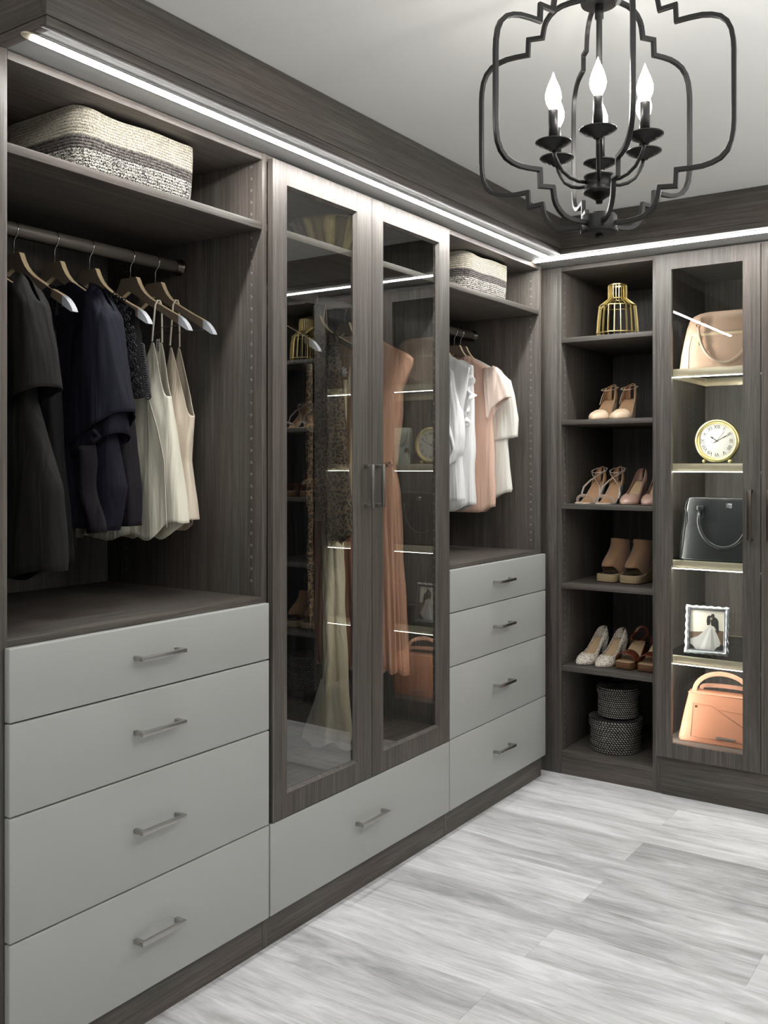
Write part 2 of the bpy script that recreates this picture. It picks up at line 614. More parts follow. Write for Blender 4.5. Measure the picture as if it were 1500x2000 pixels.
def open_unit(label, ya, yb, panels, dy0, dy1, hy0, hy1):
    t = thing('wardrobe_cabinet', label, 'wardrobe', K((XC, ya, 0)))
    t.location.z = 0
    for (p0, p1) in panels:
        m = MB(True).box(XBK - .01, XC, p0, p1, 0, 2.1585)
        m.v = [(v[0], v[1], v[2] if v[2] > 1 else H - H / k) for v in m.v]      # foot on the floor
        m.build('side_panel', WZ, t, bevel=0.0006)
    ia, ib = ya, yb
    MB(True).box(XBK - .012, XBK, ia, ib, 0.07, 2.157).build('back_panel', WZ, t)
    MB(True).box(XBK, XC, ia + .0005, ib - .0005, 2.139, 2.157).build('top_panel', WY, t, bevel=0.0006)
    MB(True).box(XBK, XC - .001, ia + .0005, ib - .0005, 1.948, 1.968).build('shelf', WY, t, bevel=0.0006)
    MB(True).box(XBK, XC - .001, ia + .0005, ib - .0005, 0.924, 0.943).build('worktop', WY, t, bevel=0.0006)
    m = MB(True).box(XC - .02, XC - .0005, ia + .0005, ib - .0005, -1, 0.064)
    m.v = [(v[0], v[1], v[2] if v[2] > 0 else H - H / k) for v in m.v]
    m.build('toe_kick', WY, t)
    for (z0, z1), hz in zip(ROWS, HZ):
        drawer(t, dy0, dy1, z0, z1, hy0, hy1, hz)
    MB(True).box(XC - .03, XC - .002, ia + .001, ib - .001, 0.068, 0.922).build('drawer_carcass', WY, t)
    return t


u1 = open_unit('dark wood wardrobe bay with four grey drawers, nearest bay, under black and cream clothes', 1.173, 1.954, [(1.154, 1.173)], 1.164, 1.963, 1.488, 1.626)
pegs(u1, True, [XC - 0.040, -2.30], 0.985, 2.13, 0.0326, 1.954, 'y', -1)
u3 = open_unit('dark wood wardrobe bay with four grey drawers beside the corner, under white and blush blouses', 2.940, 3.713, [(3.713, 3.732)], 2.932, 3.738, 3.260, 3.396)
pegs(u3, True, [XC - 0.040, -2.30], 0.985, 2.13, 0.0326, 3.713, 'y', -1)

# middle bay with glass doors
u2 = thing('glass_door_wardrobe', 'tall dark wood wardrobe with two tinted glass doors over one wide grey drawer', 'wardrobe', (XC * k, 1.954 * k, 0))
for p0, p1 in ((1.9543, 1.973), (2.921, 2.9397)):
    m = MB(True).box(XBK - .01, XC, p0, p1, 0, 2.1585)
    m.v = [(v[0], v[1], v[2] if v[2] > 1 else H - H / k) for v in m.v]
    m.build('side_panel', WZ, u2, bevel=0.0006)
MB(True).box(XBK - .012, XBK, 1.973, 2.921, 0.07, 2.157).build('back_panel', WZ, u2)
MB(True).box(XBK, XC, 1.9735, 2.9205, 2.139, 2.157).build('top_panel', WY, u2)
MB(True).box(XBK, XC - .002, 1.9735, 2.9205, 1.948, 1.968).build('shelf', WY, u2, bevel=0.0006)
MB(True).box(XBK, XC - .001, 1.9735, 2.9205, 0.350, 0.370).build('floor_panel', WY, u2)
m = MB(True).box(XC - .02, XC - .0005, 1.9735, 2.9205, -1, 0.064)
m.v = [(v[0], v[1], v[2] if v[2] > 0 else H - H / k) for v in m.v]
m.build('toe_kick', WY, u2)
MB(True).box(XC - .03, XC - .002, 1.974, 2.920, 0.068, 0.345).build('drawer_carcass', WY, u2)
drawer(u2, 1.966, 2.930, 0.066, 0.320, 2.359, 2.508, 0.200)
pegs(u2, True, [XC - 0.040], 0.45, 2.13, 0.0326, 2.921, 'y', -1)


def glass_door(y0, y1, g0, g1, hy):
    z0, z1, gz0, gz1 = 0.322, 2.146, 0.386, 2.086
    m = MB(True)
    m.box(XC + .0005, XD, y0, g0, z0, z1).box(XC + .0005, XD, g1, y1, z0, z1)
    m.box(XC + .0005, XD - .0002, g0, g1, z0, gz0).box(XC + .0005, XD - .0002, g0, g1, gz1, z1)
    d = m.build('door', WZ, u2)
    b = 0.008
    m = MB(True)          # moulded bead that steps down to the glass
    for (a0, a1, c0, c1) in ((g0, g0 + b, gz0, gz1), (g1 - b, g1, gz0, gz1)):
        m.add([(XD - .001, a0 if a0 == g0 else a1, c0), (XD - .012, a1 if a0 == g0 else a0, c0), (XD - .019, a0 if a0 == g0 else a1, c0),
               (XD - .001, a0 if a0 == g0 else a1, c1), (XD - .012, a1 if a0 == g0 else a0, c1), (XD - .019, a0 if a0 == g0 else a1, c1)],
              [(0, 1, 4, 3), (1, 2, 5, 4), (2, 0, 3, 5)])
    for (q0, q1) in ((gz0, gz0 + b), (gz1, gz1 - b)):
        m.add([(XD - .001, g0, q0), (XD - .012, g0, q1), (XD - .019, g0, q0), (XD - .001, g1, q0), (XD - .012, g1, q1), (XD - .019, g1, q0)],
              [(0, 1, 4, 3), (1, 2, 5, 4), (2, 0, 3, 5)])
    m.build('glazing_bead', WZ, d)
    MB(True).add([(XD - .013, g0, gz0), (XD - .013, g1, gz0), (XD - .013, g1, gz1), (XD - .013, g0, gz1)], [(0, 1, 2, 3)]).build('glass_pane', tinted, d)
    pull(d, XD, hy, hy, 0, vert=(1.172, 1.306), mat=nickel)
    return d


glass_door(1.976, 2.4478, 2.036, 2.370, 2.412)
glass_door(2.4500, 2.929, 2.511, 2.859, 2.471)


def rod(label, y0, y1):
    t = thing('hanging_rod', label, 'rod', K((-2.063, y0, 1.881)))
    MB(True).cyl((-2.063, y0 + .001, 1.881), (-2.063, y1 - .001, 1.881), 0.0168, 24).build('bar', rodm, t, smooth=True)
    for y, s in ((y0, 1), (y1, -1)):
        MB(True).lathe([(0.024, y + s * .0005), (0.024, y + s * .004), (0.019, y + s * .006), (0.019, y + s * .022), (0.0165, y + s * .0225)],
                       (-2.063, 0, 1.881), 24, axis='y').build('end_bracket', darkn, t, smooth=True, bevel=0)
    return t


rod('dark metal clothes rod above the nearest drawers', 1.173, 1.954)
rod('dark metal clothes rod behind the tinted glass doors', 1.973, 2.921)
rod('dark metal clothes rod in the corner bay with white blouses', 2.940, 3.713)

# ------------------------------------------------------------------ back wall units
YT, YDR, YBK = 3.74, 3.72, 4.34


def wall_box(mb, x0, x1, y0, y1, z0, z1):
    return mb.box(x0, x1, y0, y1, z0, z1)


def shelf_tower(label, xl, xr, filler=None):
    t = thing('shoe_shelf_tower', label, 'shelving', (xl, YT, 0))
    MB().box(xl - .019, xl, YT, YBK, 0, 2.143).build('side_panel', WZ, t, bevel=0.0006)
    MB().box(xr, xr + .0185, YT, YBK, 0, 2.143).build('side_panel', WZ, t, bevel=0.0006)
    MB().box(xl, xr, YBK, YBK + .012, 0.07, 2.143).build('back_panel', WZ, t)
    MB().box(xl + .0004, xr - .0004, YT, YBK, 2.125, 2.143).build('top_panel', WX, t, bevel=0.0006)
    for z in (1.843, 1.496, 1.141, 0.805, 0.456):
        MB().box(xl + .001, xr - .001, YT + .001, YBK, z - .020, z).build('shelf', WX, t, bevel=0.0006)
    MB().box(xl + .0004, xr - .0004, YT + .0005, YBK, 0.076, 0.096).build('bottom_shelf', WX, t, bevel=0.0006)
    MB().box(xl + .0004, xr - .0004, YT + .003, YT + .02, 0, 0.0755).build('toe_kick', WX, t)
    pegs(t, False, [YT + .037, YT + .50], 0.12, 2.11, 0.032, xl, 'x', 1)
    if filler:
        f0, f1 = sorted(filler)
        MB().box(f0, f1, YT + .001, YT + .019, 0, 2.143).build('filler_panel', WZ, t, bevel=0.0006)
    return t


tw1 = shelf_tower('open shoe shelving in the corner holding heels and a gold lantern', -1.655, -1.262, (-1.79, -1.6745))
tw2 = shelf_tower('open shoe shelving right of the glass cabinet, seen mirrored in the wardrobe doors', -0.427, -0.035, (-0.0155, 0.44))

gc = thing('glass_display_cabinet', 'dark wood display cabinet with clear glass doors and lit glass shelves of handbags', 'cabinet', (-1.243, YT, 0))
MB().box(-1.2430, -1.2245, YT, YBK, 0, 2.143).build('side_panel', WZ, gc, bevel=0.0006)
MB().box(-0.4660, -0.4470, YT, YBK, 0, 2.143).build('side_panel', WZ, gc, bevel=0.0006)
MB().box(-1.2245, -0.466, YBK, YBK + .012, 0.16, 2.143).build('back_panel', WZ, gc)
MB().box(-1.224, -0.4665, YT, YBK, 2.125, 2.143).build('top_panel', WX, gc)
MB().box(-1.224, -0.4665, YT, YBK, 0.185, 0.205).build('bottom_panel', WX, gc)
MB().box(-1.224, -0.4665, YT - .004, YT + .014, 0, 0.150).build('plinth', WX, gc, bevel=0.0006)
pegs(gc, False, [YT + .037, YT + .42], 0.25, 2.11, 0.032, -1.2245, 'x', 1)
GSH = (1.683, 1.310, 0.929, 0.552)
for z in GSH:
    g = MB().box(-1.2235, -0.467, YT + .018, YBK - .022, z - .008, z).build('glass_shelf', shelfg, gc)
    MB().box(-1.2235, -0.467, YT + .003, YT + .018, z - .030, z + .0012).build('front_rail', champ, g, bevel=0.0008)
    MB().box(-1.2235, -0.467, YBK - .022, YBK - .008, z - .026, z + .0012).build('back_rail', champ, g, bevel=0.0008)
    MB().box(-1.2235, -1.2115, YT + .018, YBK - .022, z - .026, z - .0082).build('side_rail', champ, g)
    MB().box(-0.479, -0.467, YT + .018, YBK - .022, z - .026, z - .0082).build('side_rail', champ, g)
    MB().box(-1.221, -0.469, YT + .0055, YT + .0155, z - .0325, z - .0305).box(-1.221, -0.469, YT + .0182, YT + .0195, z - .026, z - .012).build('led_line', shelfled, g)  # second box is an inward glowing strip added to brighten the cabinet


MB().box(-1.2243, -1.2185, YT + .002, YT + .010, .208, 1.87).box(-.4718, -.4662, YT + .002, YT + .010, .208, 1.87).build('vertical_led', emis('cabinet_led', (1.0, 0.98, 0.91, 1), 100.0), gc)


def back_door(x0, x1, hx):
    z0, z1, gz0, gz1 = 0.153, 2.135, 0.211, 2.076
    g0, g1 = x0 + 0.062, x1 - 0.064
    m = MB()
    m.box(x0, g0, YDR, YT - .0005, z0, z1).box(g1, x1, YDR, YT - .0005, z0, z1)
    m.box(g0, g1, YDR + .0002, YT - .0005, z0, gz0).box(g0, g1, YDR + .0002, YT - .0005, gz1, z1)
    d = m.build('door', WZ, gc)
    MB().add([(g0, YDR + .013, gz0), (g1, YDR + .013, gz0), (g1, YDR + .013, gz1), (g0, YDR + .013, gz1)], [(0, 1, 2, 3)]).build('glass_pane', clearg, d)
    m = MB()
    h = 0.0075
    m.box(hx - h, hx + h, YDR - .034, YDR - .026, 1.023, 1.213)
    m.box(hx - h, hx + h, YDR - .026, YDR, 1.023, 1.031).box(hx - h, hx + h, YDR - .026, YDR, 1.205, 1.213)
    m.build('handle', darkn, d, bevel=0.0008)


back_door(-1.2430, -0.8465, -0.880)
back_door(-0.8435, -0.4470, -0.812)

# ------------------------------------------------------------------ chandelier
CD = 1.85
RC = 0.2266 * CD
CX, CY = -cs * CD + cc * RC, cc * CD + cs * RC
CZ = 1.994
ch = thing('chandelier', 'black iron lantern chandelier with six candle bulbs hanging from the ceiling', 'chandelier', (CX, CY, ZC))


def cpos(r, th, z):       # th measured from the camera-facing direction toward the right
    dx = r * (math.sin(th) * cc + math.cos(th) * cs)
    dy = r * (math.sin(th) * cs - math.cos(th) * cc)
    return (CX + dx, CY + dy, z)


low = [(0.2500, 1.994), (0.2500, 1.930), (0.2490, 1.912), (0.2455, 1.892), (0.2385, 1.8765), (0.2265, 1.8645), (0.211, 1.8580), (0.194, 1.8545),
       (0.172, 1.8540), (0.1475, 1.8550), (0.1460, 1.8245), (0.1163, 1.8270),
       (0.1125, 1.8060), (0.1085, 1.796), (0.1005, 1.786), (0.089, 1.7775), (0.076, 1.773), (0.060, 1.7712), (0.045, 1.7708), (0.030, 1.771)]
prof = [(r, 2 * CZ - z) for r, z in reversed(low)] + low[1:]
for i in range(6):
    th = math.radians(60 * i)
    pts = [cpos(r, th, z) for r, z in prof]
    up = Vector(cpos(1, th + PI / 2, 0)) - Vector((CX, CY, 0))
    MB().tube(pts, 0, flat=(0.0085, 0.0085), up=up, miter=True).build('rib', blackm, ch, bevel=0.0006, seg=1)
MB().lathe([(0.0, 1.752), (0.034, 1.752), (0.036, 1.756), (0.036, 1.760), (0.034, 1.762), (0.034, 1.786), (0.031, 1.790), (0.0, 1.790)], (CX, CY, 0), 32).build('bottom_hub', blackm, ch, smooth=True, bevel=0.0006)
MB().box(CX - .006, CX + .006, CY - .006, CY + .006, 1.744, 1.7525).build('finial', blackm, ch, bevel=0.002)
MB().lathe([(0.0, 2.199), (0.034, 2.199), (0.036, 2.203), (0.036, 2.207), (0.034, 2.209), (0.034, 2.230), (0.0, 2.232)], (CX, CY, 0), 32).build('top_hub', blackm, ch, smooth=True, bevel=0.0006)
MB().lathe([(0.0, 2.232), (0.007, 2.232), (0.007, 2.262), (0.058, 2.268), (0.064, 2.2885), (0.0, 2.2885)], (CX, CY, 0), 32).build('ceiling_canopy', blackm, ch, smooth=True)
MB().lathe([(0.0, 1.86), (0.0058, 1.86), (0.0058, 2.17), (0.0085, 2.172), (0.0085, 2.199), (0, 2.199)], (CX, CY, 0), 16).build('stem', blackm, ch, smooth=True)
MB().lathe([(0, 1.812), (0.006, 1.812), (0.007, 1.818), (0.010, 1.820), (0.024, 1.829), (0.030, 1.832), (0.030, 1.838), (0.028, 1.840), (0.028, 1.862), (0.030, 1.863),
            (0.030, 1.866), (0.012, 1.874), (0, 1.876)], (CX, CY, 0), 32).build('arm_hub', blackm, ch, smooth=True)
ZCUP = 1.915
for i in range(6):
    th = math.radians(-14 + 60 * i)
    R = 0.098
    arm = [(0.026, 1.851), (0.045, 1.852), (0.062, 1.857), (0.078, 1.868), (0.088, 1.883), (0.0945, 1.895), (R, 1.909)]
    MB().tube([cpos(r, th, z) for r, z in arm], 0.0036, 10).build('arm', blackm, ch, smooth=True)
    c = cpos(R, th, 0)
    MB().lathe([(0, ZCUP - .009), (0.008, ZCUP - .009), (0.010, ZCUP - .005), (0.018, ZCUP - .003), (0.020, ZCUP), (0.027, ZCUP + .0015), (0.029, ZCUP + .004), (0.0345, ZCUP + .006),
                (0.0345, ZCUP + .0085), (0.028, ZCUP + .0075), (0.011, ZCUP + .006), (0, ZCUP + .006)], (c[0], c[1], 0), 28).build('bobeche', blackm, ch, smooth=True)
    MB().lathe([(0, ZCUP + .006), (0.0092, ZCUP + .006), (0.0092, ZCUP + .068), (0.0075, ZCUP + .069), (0, ZCUP + .069)], (c[0], c[1], 0), 16).build('candle_sleeve', blackm, ch, smooth=True)
    zb = ZCUP + .069
    MB().lathe([(0.006, zb), (0.0085, zb + .004), (0.0135, zb + .014), (0.0155, zb + .023), (0.0150, zb + .031), (0.0120, zb + .042), (0.0085, zb + .051), (0.0045, zb + .060),
                (0.0018, zb + .068), (0, zb + .073)], (c[0], c[1], 0), 20).build('bulb', bulbm, ch, smooth=True)

# ------------------------------------------------------------------ hangers
hwood = P('hanger_wood_lit_edge', lin(232, 208, 168), 0.5, var=0.12, vscale=60)  # hanger edges, lightened in colour as if catching the light
hwood_shaded = P('hanger_wood_shaded_face', lin(122, 107, 92), 0.5, var=0.1, vscale=40)  # same wood with the shade on the broad face put into its colour
htip = P('grey_hanger_tip', lin(166, 168, 172), 0.45)
top_c = [(0.0, .0), (.030, .0), (.034, -.006), (.041, -.020), (.052, -.036), (.066, -.050), (.087, -.065), (.120, -.083), (.150, -.099), (.173, -.110), (.196, -.121)]
tip_t = [(.196, -.121), (.210, -.130), (.222, -.142), (.231, -.154), (.235, -.163)]
bot_c = [(.228, -.1625), (.196, -.1445), (.150, -.119), (.100, -.092), (.062, -.071), (.035, -.055), (.016, -.040), (0, -.037)]
HTOP = -0.061   # wood top relative to rod centre


def hanger_proto():
    t = thing('clothes_hanger', 'x', 'hanger', (0, 0, 0), 'wooden clothes hangers on the rods')
    ty = 0.007
    up = [(x * k, (HTOP + z) * k) for x, z in top_c]
    dn = [(x * k, (HTOP + z) * k) for x, z in [(.196, -.1445)] + bot_c[2:]]
    half = up + dn
    n = len(half)
    m = MB()
    poly = up + dn[:-1] + [(0, (HTOP - .037) * k)]
    for s in (1, -1):
        # strip quads between the top and the bottom edge keep the concave outline clean
        bt = tab(sorted([(x, z) for x, z in dn]))
        ux = [p for p in up]
        for (xa, za), (xb, zb) in zip(ux, ux[1:]):
            q = [(s * xa, za), (s * xb, zb), (s * xb, bt(xb)), (s * xa, bt(xa))]
            vs = [(p[0], -ty, p[1]) for p in q] + [(p[0], ty, p[1]) for p in q]
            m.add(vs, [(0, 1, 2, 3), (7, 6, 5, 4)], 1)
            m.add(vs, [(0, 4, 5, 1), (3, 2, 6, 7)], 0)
    m.build('wood_body', [hwood, hwood_shaded], t, local=True)
    for s in (1, -1):
        q = [(x * s, z) for x, z in [(x * k, (HTOP + z) * k) for x, z in tip_t + [(.228, -.1625), (.196, -.1445)]]]
        MB().prism(q, 'y', -ty - .0004, ty + .0004).build('end_tip', htip, t, local=True)
    pts = [(0, 0, HTOP * k - .002), (0, 0, HTOP * k + .028), (.003, 0, HTOP * k + .036), (.014, 0, HTOP * k + .047)]
    pts += [(.0175 * math.cos(a), 0, .0175 * math.sin(a)) for a in [math.radians(d) for d in (-25, 0, 25, 50, 75, 100, 125, 150, 175, 200)]]
    MB().tube(pts, 0.0014, 8).build('hook', chrome, t, smooth=True, local=True)
    MB().tube([(-.20 * k, 0, (HTOP - .146) * k), (.20 * k, 0, (HTOP - .146) * k)], 0.0012, 6).build('crossbar', nickel, t, local=True)
    return t


hp = hanger_proto()
HANG = [(1.290, 'wooden hanger inside the charcoal blouse nearest the left edge'),
        (1.406, 'wooden hanger holding the black strap top, leftmost hanger with a visible hook'),
        (1.523, 'wooden hanger holding the navy flutter sleeve blouse'),
        (1.632, 'wooden hanger holding the black lace sleeve top'),
        (1.769, 'wooden hanger holding the cream textured camisole'),
        (1.859, 'wooden hanger holding the champagne satin camisole, rightmost above the nearest drawers'),
        (2.316, 'wooden hanger behind the left glass door, nearest its hinge, with a black dress'),
        (2.576, 'wooden hanger behind the left glass door holding the sheer leopard blouse'),
        (2.758, 'wooden hanger behind the left glass door holding the taupe pleated gown'),
        (2.850, 'wooden hanger behind the glass doors holding the peach gown'),
        (3.340, 'wooden hanger holding the draped white blouse, mostly hidden by the door edge'),
        (3.440, 'wooden hanger holding the ruffled white sleeveless top'),
        (3.544, 'wooden hanger holding the blush pink blouse'),
        (3.598, 'wooden hanger holding the ivory blouse, nearest the corner')]
for i, (y, lb) in enumerate(HANG):
    o = hp if i == 0 else dup(hp)
    o['label'] = lb
    o.location = K((-2.063, y, 1.881))
    sc_ = {3.340: .60, 3.440: .60, 3.544: .92, 3.598: .94, 2.758: .70, 2.850: .88}.get(y)
    if sc_:                      # slimmer hangers
        o.scale = (sc_, 1, 1)

# ------------------------------------------------------------------ garments
HX = -2.063
hang_top = tab([(0, 1.820), (.030, 1.820), (.041, 1.800), (.052, 1.784), (.066, 1.770), (.087, 1.755), (.120, 1.737), (.150, 1.721), (.173, 1.710), (.196, 1.699), (.222, 1.678), (.236, 1.657)])


def cloth(name, mats, parent, yc, AF, AB, T, ztop, zhem, folds=(), xc=HX, nphi=72, nv=36, vz=1.0, edge=0.55, mi=0, solid=0.0014, lean=0.0, seed=0, path=None):
    """closed hanging tube of cloth. AF/AB: half width toward the room / the back as f(z); T(v,z): half thickness; ztop(c,side), zhem(c,side); folds: (n, amp, phase, start)"""
    rnd = random.Random(seed)
    ph = [rnd.uniform(0, 6) for _ in range(8)]

    def fn(u, v):
        f = 2 * PI * u
        c0, s0 = math.cos(f), math.sin(f)
        c = math.copysign(abs(c0) ** 0.85, c0)
        s = math.copysign(abs(s0) ** edge, s0)
        sd = 1 if s0 > 0 else -1
        zt, zh = ztop(c, sd), zhem(c, sd)
        z = lerp(zt, zh, v ** vz)
        a = AF(z) if c > 0 else AB(z)
        t = T(v, z)
        x = xc + c * a
        y = yc + s * t
        d = 0
        for j, (n, amp, p, st) in enumerate(folds):
            g = smooth(st, 1.0, v) * (1 - 0.25 * math.sin(5 * z + p))
            d += amp * g * math.sin(n * f + p + 0.9 * math.sin(3.1 * z + ph[j % 8]))
        d += 0.0022 * math.sin(9 * f + 17 * z + ph[7]) * smooth(0, .2, v) + 0.0016 * math.sin(5 * f - 31 * z + ph[6]) * smooth(0, .2, v)
        x += d * c0 * 0.55
        y += d * s0 * 0.9 + d * 0.15
        x += lean * v
        if path:
            px_, py_ = path(z)
            x += px_
            y += py_
        return (x, y, z)
    return MB(True).grid(fn, nphi, nv, closeu=True, mi=mi).build(name, mats, parent, smooth=True, solid=solid)


def const(v):
    return lambda *a: v


def shoulder(neck=0.075, drop=0.02, over=0.004, lim=None, tipdrop=0.0):
    """top edge that runs along the hanger, dipping at the neckline"""
    def f(c, sd):
        x = abs(c) * 0.225
        z = hang_top(x) + over
        if x < neck:
            z = min(z, hang_top(neck) + over - (drop if sd < 0 else drop * 0.3) * (1 - (x / neck) ** 2) ** 0.5)
        return z - tipdrop * smooth(0.8, 1, abs(c))
    return f


def thick(t0, t1, z_open=0.25, top=0.010):
    return lambda v, z: lerp(top, lerp(t0, t1, v), smooth(0, z_open, v))


def CL(name, col, rough, fine=0.15, sheen=0.1, drape=0.5):
    m = P(name, col, rough, sheen=sheen)
    nt = m.node_tree
    b = nt.nodes['Principled BSDF']
    tc = nd(nt, 'ShaderNodeTexCoord')
    mp = nd(nt, 'ShaderNodeMapping'); mp.inputs['Scale'].default_value = (26, 26, 3.2); mp.inputs['Rotation'].default_value = (0.10, 0.06, 0)
    nt.links.new(tc.outputs['Object'], mp.inputs['Vector'])
    n = nd(nt, 'ShaderNodeTexNoise'); n.inputs['Scale'].default_value = 1; n.inputs['Detail'].default_value = 2; n.inputs['Distortion'].default_value = 0.6
    nt.links.new(mp.outputs[0], n.inputs['Vector'])
    b1 = nd(nt, 'ShaderNodeBump'); b1.inputs['Strength'].default_value = drape; b1.inputs['Distance'].default_value = 0.022
    nt.links.new(n.outputs['Fac'], b1.inputs['Height'])
    n2 = nd(nt, 'ShaderNodeTexNoise'); n2.inputs['Scale'].default_value = 1100
    nt.links.new(tc.outputs['Object'], n2.inputs['Vector'])
    b2 = nd(nt, 'ShaderNodeBump'); b2.inputs['Strength'].default_value = fine; b2.inputs['Distance'].default_value = 0.001
    nt.links.new(n2.outputs['Fac'], b2.inputs['Height']); nt.links.new(b1.outputs[0], b2.inputs['Normal'])
    nt.links.new(b2.outputs[0], b.inputs['Normal'])
    return m


charcoal = CL('charcoal_crepe', lin(25, 24, 23), 0.8, sheen=0)
blackf = CL('black_crepe', lin(12, 12, 13), 0.85, sheen=0)
navy = CL('navy_crepe', lin(22, 22, 35), 0.75, sheen=0)
plum = CL('dark_plum_crepe', lin(27, 23, 28), 0.75, sheen=0)
cream = CL('cream_textured_crepe', lin(226, 221, 203), 0.6)
champs = CL('champagne_satin', lin(226, 212, 192), 0.36)
whitef = CL('white_chiffon', lin(238, 238, 238), 0.55)
ivory = CL('ivory_crepe', lin(232, 230, 220), 0.55)
blush = CL('blush_satin', lin(222, 186, 166), 0.42)
peach = CL('peach_satin', lin(204, 156, 130), 0.42)
taupe = CL('taupe_satin', lin(176, 150, 120), 0.42)
rust = CL('rust_pleats', lin(168, 112, 84), 0.45)
pale = CL('pale_gold_gown', lin(206, 194, 166), 0.4)


for m_ in (charcoal, blackf, navy, plum):
    m_.node_tree.nodes['Principled BSDF'].inputs['Sheen Weight'].default_value = 0
    m_.node_tree.nodes['Principled BSDF'].inputs['Specular IOR Level'].default_value = 0.22


def leopard(name, dark=False):
    m, nt, b = newmat(name)
    tc = nd(nt, 'ShaderNodeTexCoord')
    n = nd(nt, 'ShaderNodeTexNoise'); n.inputs['Scale'].default_value = 30
    nt.links.new(tc.outputs['Object'], n.inputs['Vector'])
    mv = nd(nt, 'ShaderNodeMix', data_type='RGBA'); mv.inputs[0].default_value = 0.04
    nt.links.new(tc.outputs['Object'], mv.inputs[6]); nt.links.new(n.outputs['Color'], mv.inputs[7])
    vo = nd(nt, 'ShaderNodeTexVoronoi', feature='DISTANCE_TO_EDGE'); vo.inputs['Scale'].default_value = 58
    nt.links.new(mv.outputs[2], vo.inputs['Vector'])
    cr = nd(nt, 'ShaderNodeValToRGB')
    e = cr.color_ramp.elements
    e[0].position = 0.06; e[0].color = lin(116, 95, 70)
    e[1].position = 0.13; e[1].color = lin(24, 19, 16)
    q = e.new(0.30); q.color = lin(48, 37, 28)
    nt.links.new(vo.outputs['Distance'], cr.inputs[0])
    nt.links.new(cr.outputs[0], b.inputs['Base Color'])
    b.inputs['Roughness'].default_value = 0.7
    return m


leo = leopard('leopard_print')


def sheer(name, col, alpha):
    m = bpy.data.materials.new(name)
    m.use_nodes = True
    nt = m.node_tree
    nt.nodes.clear()
    o = nd(nt, 'ShaderNodeOutputMaterial'); mx = nd(nt, 'ShaderNodeMixShader'); mx.inputs[0].default_value = alpha
    tr = nd(nt, 'ShaderNodeBsdfTransparent'); df = nd(nt, 'ShaderNodeBsdfDiffuse'); df.inputs[0].default_value = col
    nt.links.new(tr.outputs[0], mx.inputs[1]); nt.links.new(df.outputs[0], mx.inputs[2]); nt.links.new(mx.outputs[0], o.inputs[0])
    return m


sheerw = sheer('sheer_organza', lin(226, 220, 206), 0.42)


def garment(name, label, cat, y):
    return thing(name, label, cat, K((HX, y, 1.75)))


# G0 charcoal blouse dress, cut by the left edge
y = 1.290
g = garment('charcoal_blouse', 'long charcoal short-sleeved blouse, nearest the left edge of the rod', 'blouse', y)
A = tab([(1.03, .330), (1.10, .335), (1.25, .325), (1.45, .235), (1.60, .215), (1.75, .222)])
cloth('body', charcoal, g, y, A, tab([(1.03, .24), (1.75, .222)]), thick(.036, .045), shoulder(), lambda c, s: 1.055 - .02 * math.sin(5 * c), [(5, .010, 1, .2), (9, .005, 2, .3)], seed=1)
cloth('sleeve', charcoal, g, y - .008, tab([(1.45, .075), (1.55, .060), (1.66, .032), (1.70, .018)]), tab([(1.45, .075), (1.70, .030)]), thick(.034, .045, .10, .005), lambda c, s: 1.706 - .034 * c - .012 * c * c, lambda c, s: 1.450 + .022 * c,
      [(4, .005, 0, .2)], xc=-1.822, nphi=40, nv=24, seed=2)
# G1 black strap top
y = 1.406
g = garment('black_tie_top', 'black sleeveless top with hanging tie strips, second garment on the near rod', 'top', y)
cloth('body', blackf, g, y, tab([(1.1, .200), (1.45, .165), (1.70, .155)]), tab([(1.1, .2), (1.70, .155)]), thick(.03, .038), lambda c, s: 1.690 - .07 * smooth(.75, 1, abs(c)) - .05 * (1 - abs(c)) ** 2, lambda c, s: 1.075,
      [(5, .009, 1, .2), (11, .004, 3, .3)], seed=3)
for s in (1, -1):
    MB(True).tube([(HX + s * .140, y + .019, 1.66), (HX + s * .147, y + .013, 1.712), (HX + s * .150, y, 1.727), (HX + s * .147, y - .013, 1.712), (HX + s * .140, y - .022, 1.66)], 0, flat=(.022, .0016), up=(0.3 * s, 0, 1)).build('strap', blackf, g)
MB(True).tube([(HX + .178, y - .03, 1.655), (HX + .188, y - .032, 1.58), (HX + .196, y - .034, 1.50), (HX + .200, y - .036, 1.490)], 0, flat=(.030, .0016), up=(0.25, 1, 0)).build('tie_strip', charcoal, g)
MB(True).tube([(HX + .150, y - .034, 1.62), (HX + .152, y - .040, 1.50), (HX + .150, y - .042, 1.38)], 0, flat=(.006, .0016), up=(0.25, 1, 0)).build('tie_strip', charcoal, g)
# G2 navy flutter sleeve blouse
y = 1.523
g = garment('navy_blouse', 'navy blouse with wide flutter sleeves and a tied hem', 'blouse', y)
cloth('body', [navy, plum], g, y, tab([(1.14, .215), (1.25, .250), (1.40, .215), (1.60, .205), (1.75, .222)]), tab([(1.14, .23), (1.75, .222)]), thick(.034, .046), shoulder(), lambda c, s: 1.148 + .004 * math.sin(4 * c),
      [(5, .012, 2, .2), (8, .006, 1, .3)], seed=4)
cloth('sleeve', navy, g, y - .006, tab([(1.37, .095), (1.45, .084), (1.58, .056), (1.66, .042), (1.70, .030), (1.728, .012)]), tab([(1.37, .11), (1.6, .085), (1.72, .05)]), thick(.036, .050, .10, .005), lambda c, s: 1.724 - .040 * c - .012 * c * c, lambda c, s: 1.385 + .045 * c,
      [(5, .010, 1, .2), (9, .004, 0, .2)], xc=-1.865, nphi=52, nv=26, seed=5)
